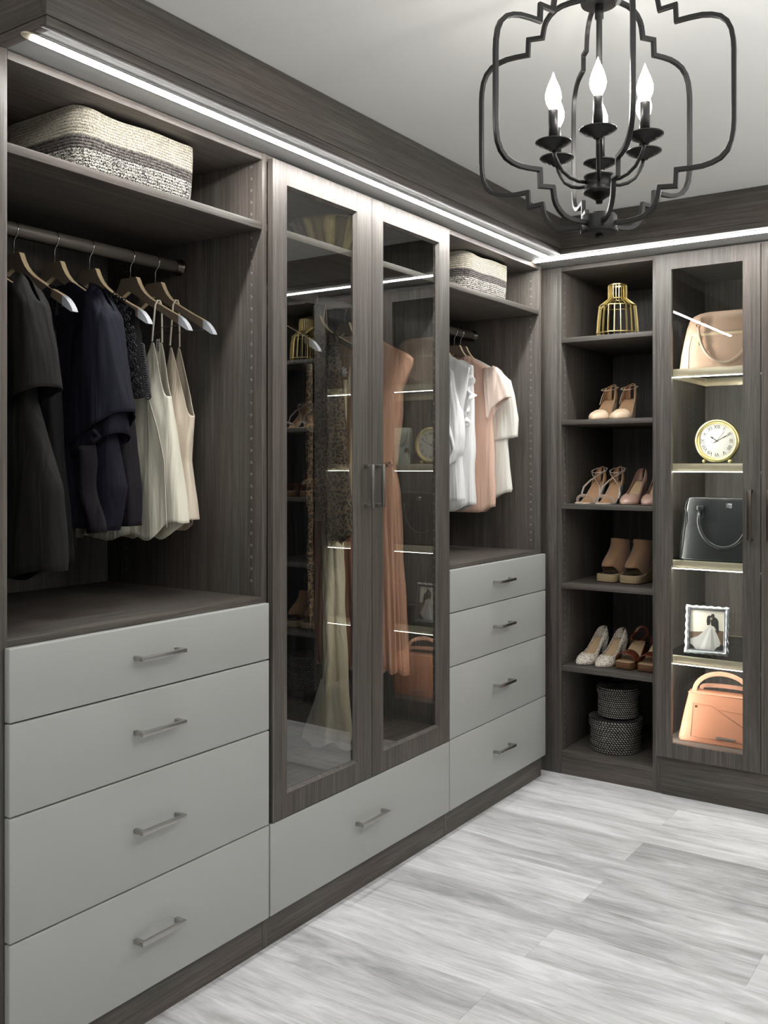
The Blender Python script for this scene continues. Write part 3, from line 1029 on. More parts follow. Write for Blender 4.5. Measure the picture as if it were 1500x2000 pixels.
cloth('flutter_layer', navy, g, y - .004, tab([(1.33, .070), (1.45, .060), (1.6, .03)]), tab([(1.33, .10), (1.6, .07)]), thick(.030, .044, .3, .012), const(1.60), lambda c, s: 1.345 + .035 * c,
      [(4, .007, 3, .2)], xc=-1.868, nphi=40, nv=16, seed=6)
MB(True).tube([(-1.85, y - .052, 1.372), (-1.838, y - .060, 1.360), (-1.826, y - .050, 1.372), (-1.834, y - .058, 1.384), (-1.85, y - .052, 1.372)], .006, 8).build('tie_knot', navy, g, smooth=True)
MB(True).grid(lambda u, v: (-1.915 + .075 * u + .045 * v * v + .006 * math.sin(9 * v), y - .060 + .012 * math.sin(PI * u * 2 + 1) - .004 * v, 1.345 - .205 * v + .006 * u), 10, 16).build('tie_end', plum, g, smooth=True, solid=.0014)
# G3 lace sleeve top
y = 1.632
g = garment('lace_sleeve_top', 'black top with openwork lace shoulder and dark plum body', 'top', y)
cloth('body', plum, g, y, tab([(1.14, .190), (1.25, .190), (1.40, .165), (1.46, .150), (1.60, .16), (1.75, .17)]), tab([(1.14, .20), (1.75, .17)]), thick(.034, .044), lambda c, s: shoulder()(c * .8, s) - .08 * smooth(.5, 1, abs(c)), lambda c, s: 1.142 + .008 * c,
      [(5, .011, 4, .2), (9, .006, 1, .3)], seed=7)
cloth('lace_lining', blackf, g, y, tab([(1.47, .195), (1.60, .190), (1.66, .185), (1.75, .215)]), tab([(1.47, .19), (1.75, .215)]), thick(.030, .038, .3), lambda c, s: shoulder()(c * .9, s) - .01, lambda c, s: 1.475, [], nphi=48, nv=16, seed=8)
mb = MB(True)
rnd = random.Random(3)
for i in range(430):     # crochet rings over the shoulder and sleeve
    v = rnd.random() ** 0.8
    u = rnd.random()
    z = lerp(1.745, 1.470, v)
    xw = tab([(1.47, (-1.925, -1.832)), (1.60, (-1.925, -1.850)), (1.66, (-1.935, -1.856)), (1.72, (-1.975, -1.890)), (1.75, (-1.985, -1.955))]) if False else None
    x0 = tab([(1.47, -1.945), (1.60, -1.945), (1.72, -1.985), (1.75, -1.995)])(z)
    x1 = tab([(1.47, -1.822), (1.60, -1.846), (1.66, -1.856), (1.72, -1.895), (1.75, -1.965)])(z)
    x = lerp(x0, x1, u)
    r = rnd.uniform(.0034, .0052)
    yy = y - .040 - .004 * math.sin(u * PI) + .03 * max(0, u - .75) + rnd.uniform(-.002, .002) + .02 * smooth(1.66, 1.75, z)
    pts = [(x + r * math.cos(a), yy + .3 * r * math.cos(a), z + r * math.sin(a)) for a in [2 * PI * j / 8 for j in range(8)]]
    mb.tube(pts, .0016, 5, closed=True)
for j in range(22):      # scalloped ring border at the sleeve edge
    z = lerp(1.60, 1.474, j / 21)
    x = tab([(1.47, -1.817), (1.60, -1.842)])(z)
    pts = [(x + .0068 * math.cos(a), y - .018 + .0068 * .5 * math.cos(a), z + .0068 * math.sin(a)) for a in [2 * PI * q / 10 for q in range(10)]]
    mb.tube(pts, .0022, 6, closed=True)
o = mb.build('lace_rings', P('black_lace_thread', lin(30, 28, 34), 0.45), g, smooth=True)
o['kind'] = 'stuff'


# camisoles
def cami_top(zs, zn, za, c0=.62):
    def f(c, sd):
        a = abs(c)
        if a > c0:
            return lerp(zs, za, smooth(c0, 1.0, a) ** 0.8)
        t = a / c0
        return lerp(zn if sd < 0 else zn + .045, zs, t ** 1.7)
    return f


def cami(label, y, mat, zs, zn, za, hem, af, folds, sd, wf=.21):
    g = garment('camisole', label, 'camisole', y)
    cloth('body', mat, g, y, af, tab([(1.1, .225), (1.3, .2), (1.47, .175), (1.65, .19)]), thick(.024, .036, .3, .016), cami_top(zs, zn, za), hem, folds, seed=sd, nphi=96, nv=44, edge=.5)
    a = af(zs)
    for s in (1, -1):
        xx = HX + s * .62 ** .98 * (a if s > 0 else .19)
        mb = MB(True)
        zt = hang_top(abs(xx - HX)) + .003
        mb.tube([(xx, y + .018, zs - .004), (xx + s * .006, y + .011, zt - .012), (xx + s * .008, y + .003, zt), (xx + s * .008, y - .006, zt), (xx + s * .006, y - .012, zt - .014), (xx, y - .018, zs - .004)], .0026, 8)
        mb.build('strap', mat, g, smooth=True)
    return g


g4 = cami('cream textured camisole with thin straps and a neck label', 1.769, cream, 1.640, 1.50, 1.487, lambda c, s: 1.106 + .040 * smooth(.35, 1, c) + .010 * math.sin(9 * c) - .012 * smooth(.2, .0, abs(c + .45)),
          tab([(1.10, .215), (1.20, .203), (1.315, .186), (1.49, .156), (1.60, .165), (1.65, .172)]), [(3, .012, 1, .15), (7, .007, 2, .3), (11, .003, 0, .3)], 11)
g5 = cami('champagne satin camisole, rightmost garment above the nearest drawers', 1.859, champs, 1.640, 1.47, 1.440, lambda c, s: 1.118 + .036 * smooth(.4, 1, c),
          tab([(1.11, .162), (1.155, .160), (1.25, .145), (1.316, .139), (1.435, .151), (1.50, .150), (1.65, .125)]), [(3, .013, 3, .1), (6, .009, 1, .2), (10, .004, 0, .3)], 12)
Af = tab([(1.10, .215), (1.20, .203), (1.315, .186), (1.49, .156), (1.60, .165), (1.65, .172)])
pts = []
for i in range(24):
    z = lerp(1.490, 1.140, i / 23)
    x = tab([(1.14, -1.885), (1.315, -1.900), (1.40, -1.925), (1.49, -1.962)])(z)
    c = (x - HX) / Af(z)
    s_ = math.sqrt(max(0, 1 - c ** (2 / .85)))
    pts.append((x, 1.769 - s_ ** .5 * lerp(.027, .037, i / 23) - .0035, z))
MB(True).tube(pts, 0, flat=(.0028, .0014), up=(0, 1, .1)).build('side_seam', cream, g4, smooth=True)
# neck label with its lettering, facing the viewer inside the cream camisole
lab = MB(True).box(-1.972, -1.958, 1.7800, 1.7806, 1.606, 1.646).build('neck_label', P('label_cloth', lin(226, 224, 218), 0.7), g4)
MB(True).box(-1.985, -1.9725, 1.7798, 1.7803, 1.600, 1.616).build('size_tab', P('label_tab', lin(232, 230, 226), 0.7), g4)


def text(body, size, parent, loc, rot, mat, name='lettering', ext=0.0002):
    cu = bpy.data.curves.new(name, 'FONT')
    cu.body = body; cu.size = size; cu.extrude = ext
    cu.align_x = 'CENTER'; cu.align_y = 'CENTER'
    cu.materials.append(mat)
    o = bpy.data.objects.new(name, cu)
    C.objects.link(o)
    o.parent = parent
    L = Vector((0, 0, 0)); q = parent
    while q:
        L = L + q.location
        q = q.parent
    o.location = Vector(loc) - L
    o.rotation_euler = rot
    me = bpy.data.meshes.new_from_object(o)
    q = bpy.data.objects.new(name, me)
    q.parent, q.location, q.rotation_euler = parent, o.location, rot
    bpy.data.objects.remove(o)
    C.objects.link(q)
    return q


ink = P('black_ink', (0.012, 0.012, 0.012, 1), 0.6)
text('EXPR', .0125, g4, K((-1.965, 1.7792, 1.626)), (PI / 2, PI / 2, 0), ink)

# wardrobe garments behind the tinted glass
y = 2.316
g = garment('leopard_dress', 'long black dress with leopard print edging behind the left glass door, nearest the hinge', 'dress', y)
cloth('body', blackf, g, y, tab([(.5, .197), (1.2, .192), (1.5, .180), (1.72, .185)]), tab([(.5, .2), (1.7, .19)]), thick(.03, .05), lambda c, s: shoulder()(c * .85, s), const(.60), [(5, .012, 1, .2), (9, .006, 2, .2)], seed=21)
cloth('leopard_edging', leo, g, y, tab([(.5, .009), (1.6, .007)]), tab([(.5, .009), (1.6, .007)]), thick(.008, .012), const(1.62), const(.605), [(3, .003, 1, .1)], xc=-1.872, nphi=24, nv=40, seed=41)
y = 2.480
g = garment('pale_gown', 'long pale gold gown with a sheer organza hem behind the left glass door', 'dress', y)
gp = lambda z: ((lambda q: (-.135 * q, .160 * q))(smooth(.55, 1.15, z)))
cloth('body', pale, g, y, tab([(.36, .070), (.42, .058), (.567, .040), (.82, .034), (1.05, .034), (1.5, .06)]), tab([(.36, .05), (.6, .034), (1.2, .034), (1.5, .06)]), thick(.022, .034), const(1.60), lambda c, s: .402 + .016 * math.sin(3 * c), [(5, .007, 2, 0), (3, .009, 1, 0), (8, .003, 0, .1)], xc=-1.895, seed=22, nphi=80, nv=70, path=gp)
cloth('sheer_hem', sheerw, g, y, tab([(.36, .07), (.45, .058), (.6, .040)]), tab([(.36, .115), (.45, .09), (.6, .045)]), thick(.034, .050, .2, .03), const(.60), lambda c, s: .394 + .014 * math.sin(4 * c), [(5, .012, 2, .1), (9, .006, 1, .2)], xc=-1.90, seed=23, nphi=110, solid=0)
for dx in (-.03, .03):
    MB(True).tube([(-2.03 + dx, y + .150, 1.59), (-2.055 + dx * .3, y + .150, 1.80), (-2.05, y + .150, 1.885), (-2.063, y + .150, 1.901), (-2.079, y + .150, 1.885), (-2.07, y + .152, 1.80)], .002, 6).build('strap', pale, g)
y = 2.576
g = garment('leopard_blouse', 'sheer leopard print blouse with a long pointed sleeve behind the left glass door', 'blouse', y)
cloth('body', leo, g, y, tab([(1.2, .08), (1.6, .09), (1.75, .07)]), tab([(1.2, .15), (1.75, .17)]), thick(.02, .035), lambda c, s: min(1.755, hang_top(abs(c) * .12 + .01)), lambda c, s: 1.20 - .03 * c, [(5, .008, 1, .2)], seed=24)
cloth('sleeve', leo, g, y - .01, tab([(1.03, .016), (1.078, .058), (1.15, .055), (1.40, .036), (1.58, .017), (1.70, .006), (1.73, .004)]), tab([(1.03, .016), (1.08, .04), (1.28, .075), (1.6, .05), (1.73, .03)]), thick(.018, .026, .2, .01), const(1.752), lambda c, s: 1.075 - .045 * math.cos(c * 1.4),
      [(4, .005, 1, .2)], xc=-1.955, nphi=44, nv=40, seed=25)
y = 2.758
g = garment('pleated_gown', 'taupe gown with a white fabric flower and rust pleated skirt behind the left glass door', 'dress', y)
cloth('bodice', taupe, g, y, tab([(1.1, .07), (1.30, .075), (1.6, .075), (1.75, .07)]), tab([(1.1, .12), (1.75, .12)]), thick(.025, .045, .3), lambda c, s: min(1.768, hang_top(abs(c) * .08 + .02)), const(1.10), [(7, .008, 1, .05), (12, .004, 1, .05)], seed=26, nphi=100)
cloth('skirt', rust, g, y, tab([(.58, .16), (1.15, .085)]), tab([(.58, .16), (1.15, .13)]), thick(.026, .030, .1, .024), const(1.16), const(.585), [(26, .0085, 1, 0), (7, .006, 2, .2)], seed=27, nphi=260, nv=24)
mb = MB(True)
for i in range(9):
    a = 2 * PI * i / 9
    cx, cz = -2.034, 1.634
    for rr, dy in ((.022, 0), (.013, -.006)):
        pts = []
        px, pz = math.cos(a + rr * 30), math.sin(a + rr * 30)
        w_ = rr * .38
        vs = [(cx, y - .050 + dy, cz), (cx + px * rr * .6 - pz * w_, y - .056 + dy, cz + pz * rr * .6 + px * w_), (cx + px * rr, y - .051 + dy, cz + pz * rr), (cx + px * rr * .6 + pz * w_, y - .056 + dy, cz + pz * rr * .6 - px * w_)]
        mb.add(vs, [(0, 1, 2, 3)])
mb.build('fabric_flower', whitef, g, smooth=True, solid=.001)
y = 2.850
g = garment('peach_gown', 'long peach satin gown with a pleated skirt behind the right glass door', 'dress', y)
cloth('bodice', peach, g, y, tab([(1.30, .152), (1.38, .165), (1.50, .184), (1.575, .190), (1.66, .232), (1.69, .236), (1.76, .236)]), tab([(1.3, .13), (1.76, .2)]), thick(.028, .034, .3), lambda c, s: shoulder(over=.006)(c * .99, s), const(1.305), [(5, .008, 1, .2), (9, .003, 1, .2)], seed=28)
cloth('skirt', peach, g, y, tab([(.56, .205), (.9, .19), (1.21, .176), (1.31, .153)]), tab([(.56, .2), (1.31, .13)]), thick(.026, .031, .1, .024), const(1.312), lambda c, s: .558 + .006 * math.sin(30 * c), [(30, .0085, 1, 0), (7, .006, 2, .2)], seed=29, nphi=300, nv=24)
MB(True).tube([(-1.915, y - .03, 1.312), (-1.905, y - .033, 1.300), (-1.893, y - .03, 1.306), (-1.90, y - .034, 1.318), (-1.915, y - .03, 1.312)], .005, 8).build('waist_knot', peach, g, smooth=True)

# corner bay blouses
y = 3.340
g = garment('draped_white_blouse', 'white blouse with a looped draped sleeve, at the glass door edge', 'blouse', y)
cloth('body', whitef, g, y, tab([(1.11, .16), (1.3, .15), (1.5, .15), (1.75, .2)]), tab([(1.1, .2), (1.75, .2)]), thick(.022, .032), lambda c, s: shoulder()(c * .9, s), const(1.16), [(5, .006, 1, .2), (9, .004, 1, .2)], seed=31)
cloth('sleeve', whitef, g, y - .012, tab([(1.30, .020), (1.36, .052), (1.42, .058), (1.53, .050), (1.66, .020), (1.72, .008)]), tab([(1.3, .03), (1.4, .065), (1.72, .05)]), thick(.030, .040, .3, .012), lambda c, s: 1.712 - .03 * c, lambda c, s: 1.295 + .02 * c * c, [(4, .008, 1, .2)], xc=-1.955, nphi=44, nv=26, seed=32)
MB(True).tube([(-1.985, y - .045, 1.60), (-1.93, y - .052, 1.42), (-1.915, y - .055, 1.37), (-1.94, y - .057, 1.335), (-1.975, y - .055, 1.36), (-1.99, y - .050, 1.44)], .007, 8).build('drape_loop', whitef, g, smooth=True)
y = 3.440
g = garment('ruffled_white_top', 'white sleeveless top with a rosette and wavy ruffle down the armhole', 'top', y)
cloth('body', whitef, g, y, tab([(1.12, .152), (1.3, .150), (1.365, .153), (1.49, .150), (1.60, .150), (1.70, .150), (1.74, .145)]), tab([(1.1, .2), (1.74, .17)]), thick(.032, .044), lambda c, s: min(1.745, hang_top(abs(c) * .15 + .01)) - (.03 * (1 - abs(c)) if s < 0 else 0), lambda c, s: 1.115 + .028 * smooth(.5, 1, c), [(5, .008, 1, .2), (9, .003, 1, .2)], seed=33)


def ruf(u, v):
    z = lerp(1.675, 1.478, v)
    return (-1.918 + (.030 + .012 * math.sin(v * 17)) * u * math.sin(PI * min(1, v * 1.1 + .15)) ** .4, y - .040 - .018 * math.sin(u * PI) - .012 * u * math.sin(v * 26), z + .006 * u * math.sin(v * 15))


MB(True).grid(ruf, 8, 40).build('ruffle', whitef, g, smooth=True, solid=.001)
mb = MB(True)
for j in range(3):
    pts = []
    for i in range(26):
        a = i / 25 * 4.4 * PI + j
        r = .004 + .016 * i / 25
        pts.append((-1.902 + r * math.cos(a), y - .052 - .008 * (1 - i / 25), 1.648 + r * math.sin(a) * .95))
    mb.tube(pts, 0, flat=(.009, .0012), up=(0, 1, .2))
mb.build('rosette', whitef, g, smooth=False)
mb = MB(True)
for i in range(3):
    pts = [(-1.925 + .018 * math.cos(a) + .006 * i, y - .050 - .004 * i, 1.488 + .010 * math.sin(a) - .006 * i) for a in [2 * PI * q / 12 for q in range(12)]]
    mb.tube(pts, .005, 8, closed=True)
mb.build('ruffle_knot', whitef, g, smooth=True)
y = 3.544
g = garment('blush_blouse', 'blush pink satin blouse with a fluted cap sleeve and curved hem', 'blouse', y)
cloth('body', blush, g, y, tab([(1.11, .188), (1.2, .194), (1.495, .182), (1.60, .185), (1.70, .205), (1.76, .222)]), tab([(1.1, .2), (1.76, .22)]), thick(.022, .026), lambda c, s: shoulder(neck=.06, over=.003)(c * .95, s), lambda c, s: 1.106 + .025 * smooth(.7, 1, c), [(4, .006, 1, .1), (7, .003, 1, .2)], seed=34)
cloth('cap_sleeve', CL('blush_sleeve_satin', lin(236, 214, 200), .45), g, y - .014, tab([(1.48, .105), (1.55, .092), (1.62, .068), (1.68, .045), (1.714, .015)]), tab([(1.48, .02), (1.6, .035), (1.70, .04)]), thick(.018, .024, .2, .012), const(1.714), lambda c, s: 1.500 + .085 * smooth(-.8, 1, c), [(5, .006, 1, .2)], xc=-1.868, nphi=48, nv=22, seed=35)
y = 3.598
g = garment('ivory_blouse', 'ivory short-sleeved blouse on the hanger nearest the corner', 'blouse', y)
cloth('body', ivory, g, y, tab([(1.14, .215), (1.205, .243), (1.30, .232), (1.39, .224), (1.45, .228), (1.60, .22), (1.75, .222)]), tab([(1.1, .2), (1.76, .22)]), thick(.020, .024), shoulder(over=.003), lambda c, s: 1.150 + .042 * smooth(.55, 1, c), [(5, .006, 2, .2), (9, .002, 1, .2)], seed=36)
cloth('sleeve', ivory, g, y + .004, tab([(1.40, .070), (1.50, .076), (1.60, .060), (1.66, .045), (1.71, .012)]), tab([(1.4, .05), (1.71, .04)]), thick(.018, .022, .3, .008), lambda c, s: 1.706 - .034 * c - .01 * c * c, lambda c, s: 1.412 + .012 * c, [(4, .007, 1, .2)], xc=-1.868, nphi=44, nv=22, seed=37)


# ------------------------------------------------------------------ rope baskets on the top shelves
def ropemat(name, c1, c2, scale=260, thr=0.5, wave=True, axis_scale=(1, 1, 1)):
    m, nt, b = newmat(name)
    tc = nd(nt, 'ShaderNodeTexCoord')
    mp = nd(nt, 'ShaderNodeMapping'); mp.inputs['Scale'].default_value = axis_scale
    nt.links.new(tc.outputs['Object'], mp.inputs['Vector'])
    vo = nd(nt, 'ShaderNodeTexVoronoi'); vo.inputs['Scale'].default_value = scale
    nt.links.new(mp.outputs[0], vo.inputs['Vector'])
    cr = nd(nt, 'ShaderNodeValToRGB')
    sep = nd(nt, 'ShaderNodeSeparateColor')
    nt.links.new(vo.outputs['Color'], sep.inputs[0])
    e = cr.color_ramp.elements
    e[0].position = thr - .08; e[0].color = c1
    e[1].position = thr + .08; e[1].color = c2
    nt.links.new(sep.outputs[0], cr.inputs[0])
    nt.links.new(cr.outputs[0], b.inputs['Base Color'])
    b.inputs['Roughness'].default_value = .9
    bp = nd(nt, 'ShaderNodeBump'); bp.inputs['Strength'].default_value = .8; bp.inputs['Distance'].default_value = .003
    nt.links.new(vo.outputs['Distance'], bp.inputs['Height']); nt.links.new(bp.outputs[0], b.inputs['Normal'])
    return m


rcream = ropemat('cream_rope', lin(150, 144, 128), lin(184, 178, 163), 420, .4)
rdark = ropemat('charcoal_rope', lin(62, 58, 56), lin(96, 90, 86), 240, .5)
rmix = ropemat('mixed_crochet_rope', lin(34, 33, 33), lin(190, 186, 176), 430, .42)


def round_rect(x0, x1, y0, y1, r, z, n=5, sag=0.0, bow=0.0):
    pts = []
    for cx, cy, a0 in ((x1 - r, y0 + r, -PI / 2), (x1 - r, y1 - r, 0), (x0 + r, y1 - r, PI / 2), (x0 + r, y0 + r, PI)):
        for i in range(n + 1):
            a = a0 + PI / 2 * i / n
            pts.append((cx + r * math.cos(a), cy + r * math.sin(a)))
    out = []
    N = len(pts)
    for i in range(N):       # subdivide long sides
        p, q = pts[i], pts[(i + 1) % N]
        L = math.dist(p, q)
        m_ = max(1, int(L / .02))
        for j in range(m_):
            out.append((lerp(p[0], q[0], j / m_), lerp(p[1], q[1], j / m_)))
    xm, ym = (x0 + x1) / 2, (y0 + y1) / 2
    res = []
    for (x, y_) in out:
        u, v_ = (x - xm) / (x1 - xm), (y_ - ym) / (y1 - ym)
        e_ = bow * ((1 - v_ * v_) * abs(u) ** 3 * math.copysign(1, u))
        res.append((x + e_, y_ + bow * .6 * (1 - u * u) * math.copysign(abs(v_) ** 3, v_), z + sag * (-.7 * (1 - v_ * v_) * abs(u) ** 2 + .25 * math.sin(v_ * 4.2 + 1))))
    return res


def basket(label, y0, y1):
    t = thing('rope_basket', label, 'basket', K((-1.95, (y0 + y1) / 2, 1.968)), 'woven rope baskets on the top shelves')
    x0, x1 = -2.115, -1.80
    zb, zt, nr = 1.9705, 2.137, 22
    bands = {'lower_weave': (0, 9, rmix), 'dark_band': (9, 13, rdark), 'upper_weave': (13, nr, rcream)}
    for nm, (a, b_, mt) in bands.items():
        mb = MB(True)
        for i in range(a, b_):
            f = (i + .5) / nr
            z = lerp(zb, zt, f)
            ins = .010 * (1 - f) ** 1.5 + .004 * f
            mb.tube(round_rect(x0 + ins, x1 - ins, y0 + ins, y1 - ins, .045, z, sag=.019 * f, bow=.006 * math.sin(f * PI)), .0041, 6, closed=True)
        mb.build(nm, mt, t, smooth=True)
    ins = .012
    mb = MB(True)
    mb.prism([(p[0], p[1]) for p in round_rect(x0 + ins, x1 - ins, y0 + ins, y1 - ins, .04, 0)], 'z', 1.9685, 1.974)
    mb.build('base', rmix, t)
    return t


basket('cream and grey rope basket on the top shelf of the nearest bay', 1.400, 1.778)
basket('cream and grey rope basket on the top shelf of the corner bay', 3.195, 3.560)

# gold pleated bowl and folded throw on the shelf behind the tinted glass
t = thing('pleated_bowl', 'gold woven pleated bowl on the top shelf behind the left glass door', 'bowl', K((-1.93, 2.50, 1.968)))
gm1 = P('gold_weave', lin(238, 208, 136), .4, .3, bump=.6, bscale=260, var=.35, vscale=40)


def bowl(u, v):
    a = 2 * PI * u
    r = lerp(.052, .142, v ** .75) * (1 + .030 * math.sin(22 * a))
    return (-1.93 + r * math.cos(a), 2.515 + r * math.sin(a), 1.9735 + .126 * v)


mb = MB(True).grid(bowl, 132, 10, closeu=True)
mb.m = [1 if (i_ % 132) // 6 % 2 else 0 for i_ in range(len(mb.m))]
mb.build('pleated_wall', [gm1, P('olive_weave', lin(150, 128, 78), .5, .2, bump=.5, bscale=260)], t, smooth=True, solid=.003)
MB(True).lathe([(0, 1.9688), (.054, 1.9688), (.054, 1.9745), (0, 1.9745)], (-1.93, 2.515, 0), 32).build('base', gm1, t)
MB(True).tube([(-1.93 + .142 * math.cos(a), 2.515 + .142 * math.sin(a), 2.1005) for a in [2 * PI * i / 48 for i in range(48)]], .003, 6, closed=True).build('rim', gold, t, smooth=True)

# ------------------------------------------------------------------ gold lantern vase
def lantern(label, x, y_, z):
    t = thing('cage_lantern', label, 'lantern', (x, y_, z), 'gold cage lanterns on the shoe shelving')
    pr = [(.070, .002), (.086, .022), (.082, .080), (.076, .138), (.040, .166), (.037, .170), (.037, .222), (.034, .228)]
    for i in range(20):
        a = 2 * PI * i / 20 + .2
        MB().tube([(r * math.cos(a), r * math.sin(a), zz) for r, zz in pr], 0, flat=(.0056, .0030), up=(-math.sin(a), math.cos(a), 0)).build('bar', gold, t, local=True)
    for r, zz in ((.070, .002), (.086, .022), (.077, .137), (.037, .169), (.036, .226)):
        MB().tube([(r * math.cos(a), r * math.sin(a), zz) for a in [2 * PI * i / 40 for i in range(40)]], .0026, 6, closed=True).build('ring', gold, t, smooth=True, local=True)
    MB().lathe([(0, .0), (.068, .0), (.068, .002), (0, .002)], (0, 0, 0), 32).build('base_plate', gold, t, local=True)
    MB().lathe([(0.030, .226), (.037, .226), (.037, .2295), (.030, .2295), (.030, .226)], (0, 0, 0), 32, capb=False, capt=False).build('top_rim', gold, t, local=True)
    return t


ln = lantern('gold barred cage lantern on the top shelf of the corner shoe shelving', -1.468, 3.90, 1.8444)
dup(ln, (-0.245, 3.90, 1.8444), 'gold barred cage lantern on the right-hand shoe shelving, seen mirrored in the glass door')


# ------------------------------------------------------------------ shoes
def shoe_curves(L, Hh, plat, w, point, heelw, wedge=False):
    zf = lambda t: plat + Hh * smooth(.30, .88, t)
    W = tab([(0, w * (.03 if point else .50)), (.05, w * (.38 if point else .74)), (.12, w * (.66 if point else .90)), (.22, w * .92), (.34, w), (.52, w * .80), (.68, w * .68), (.84, w * .72), (.93, w * .62), (1.0, w * .22)])
    return zf, W


def upper(mb, L, zf, W, ts, te, hgt, phim, nt=22, ns=10, lean=0.0):
    """walls from t=ts..te; phim(t)= how far (0..pi/2) each side climbs over"""
    for s in (1, -1):
        def fn(u, v):
            t_ = lerp(ts, te, v)
            ph = phim(t_) * u
            x = s * W(t_) / 2 * max(0.0, math.cos(ph)) ** .75 * (1 + .05 * math.sin(ph * 2))
            return (x, L * t_ + lean * math.sin(ph), zf(t_) + hgt(t_) * math.sin(ph))
        mb.grid(fn, ns, nt)


def sole(mb, L, zf, W, th, t0=0, t1=1, nt=26, flare=1.0, zbot=None):
    R = []
    for i in range(nt + 1):
        t_ = lerp(t0, t1, i / nt)
        w_ = W(t_) / 2 * flare
        z1 = zf(t_)
        z0 = z1 - th if zbot is None else zbot(t_, z1)
        R.append([(-w_, L * t_, z0), (w_, L * t_, z0), (w_, L * t_, z1), (-w_, L * t_, z1)])
    mb.rings(R)


def block_heel(mb, L, zf, W, w0, l0, w1, l1, yc=.90, thick_=.004):
    zt = zf(.86) - .001
    c0 = L * yc
    R = []
    for f in (0, .25, .6, 1):
        ww, ll = lerp(w1, w0, f ** 1.4), lerp(l1, l0, f ** 1.2)
        z = lerp(0, zt, f)
        cy_ = c0 + lerp(.006, 0, f)
        R.append([(ww / 2 * math.cos(a), cy_ + ll / 2 * math.sin(a), z + (0.010 * math.sin(a) * (1 if f == 1 else 0))) for a in [2 * PI * i / 14 for i in range(14)]])
    mb.rings(R)


nude = P('nude_leather', lin(226, 202, 172), .38, coat=.2)
nudein = P('tan_lining', lin(196, 156, 120), .6)
silv = P('pale_metallic_leather', lin(222, 212, 204), .32, .25)
pumpm = P('blush_patent', lin(206, 172, 156), .18, coat=.6)
insole = P('tan_insole', lin(206, 178, 142), .45)
suede = P('tan_suede', lin(150, 114, 84), .9, bump=.3, bscale=900, sheen=.3, var=.15, vscale=30)
brown = P('brown_leather', lin(112, 56, 38), .35, coat=.2)
bronze = P('bronze_platform', lin(112, 78, 54), .35, .25)
blacksole = P('black_sole', (.01, .01, .01, 1), .6)


def jute():
    m, nt, b = newmat('jute_braid')
    tc = nd(nt, 'ShaderNodeTexCoord')
    wv = nd(nt, 'ShaderNodeTexWave', wave_type='BANDS', bands_direction='Z'); wv.inputs['Scale'].default_value = 60
    wv.inputs['Distortion'].default_value = 2; wv.inputs['Detail Scale'].default_value = 4
    nt.links.new(tc.outputs['Object'], wv.inputs['Vector'])
    cr = nd(nt, 'ShaderNodeValToRGB')
    cr.color_ramp.elements[0].color = lin(158, 134, 102); cr.color_ramp.elements[1].color = lin(212, 190, 154)
    nt.links.new(wv.outputs['Fac'], cr.inputs[0]); nt.links.new(cr.outputs[0], b.inputs['Base Color'])
    b.inputs['Roughness'].default_value = .9
    bp = nd(nt, 'ShaderNodeBump'); bp.inputs['Distance'].default_value = .003
    nt.links.new(wv.outputs['Fac'], bp.inputs['Height']); nt.links.new(bp.outputs[0], b.inputs['Normal'])
    return m


jutem = jute()


def speckle():
    m, nt, b = newmat('speckled_fabric')
    tc = nd(nt, 'ShaderNodeTexCoord')
    vo = nd(nt, 'ShaderNodeTexVoronoi'); vo.inputs['Scale'].default_value = 420
    nt.links.new(tc.outputs['Object'], vo.inputs['Vector'])
    sep = nd(nt, 'ShaderNodeSeparateColor'); nt.links.new(vo.outputs['Color'], sep.inputs[0])
    cr = nd(nt, 'ShaderNodeValToRGB'); cr.color_ramp.interpolation = 'CONSTANT'
    cr.color_ramp.elements[0].color = lin(58, 50, 46); cr.color_ramp.elements[1].position = .16; cr.color_ramp.elements[1].color = lin(222, 208, 190)
    q = cr.color_ramp.elements.new(.5); q.color = lin(240, 232, 220)
    nt.links.new(sep.outputs[0], cr.inputs[0]); nt.links.new(cr.outputs[0], b.inputs['Base Color'])
    b.inputs['Roughness'].default_value = .7
    return m


speck = speckle()


def pump(label, mat, inmat, L=.205, Hh=.088, w=.078, dot=False, counter=.052):
    t = thing('pump_shoe', label, 'shoe')
    zf, W = shoe_curves(L, Hh, .006, w, True, .05)
    mb = MB()
    hg = tab([(0, .0015), (.03, .010), (.12, .022), (.28, .040), (.36, .042), (.55, .034), (.75, .040), (.90, counter), (1, counter)])
    ph = tab([(0, PI / 2), (.27, PI / 2), (.30, 1.15), (.38, .80), (.55, .72), (.75, .85), (.92, 1.20), (1, 1.35)])
    upper(mb, L, zf, W, 0.0, 1.0, hg, ph, nt=34)
    mb.build('upper', mat, t, smooth=True, local=True, solid=.0016, off=0)
    mb = MB(); sole(mb, L, zf, W, .0035, flare=1.0); mb.build('sole', mat if not dot else mat, t, local=True)
    mb = MB(); sole(mb, L, lambda q: zf(q) + .0028, lambda q: W(q) * .93, .002, t0=.2, t1=.97); mb.build('insole', inmat, t, local=True)
    mb = MB(); block_heel(mb, L, zf, W, .050, .040, .011, .012, yc=.915); mb.build('heel', mat, t, smooth=True, local=True)
    return t


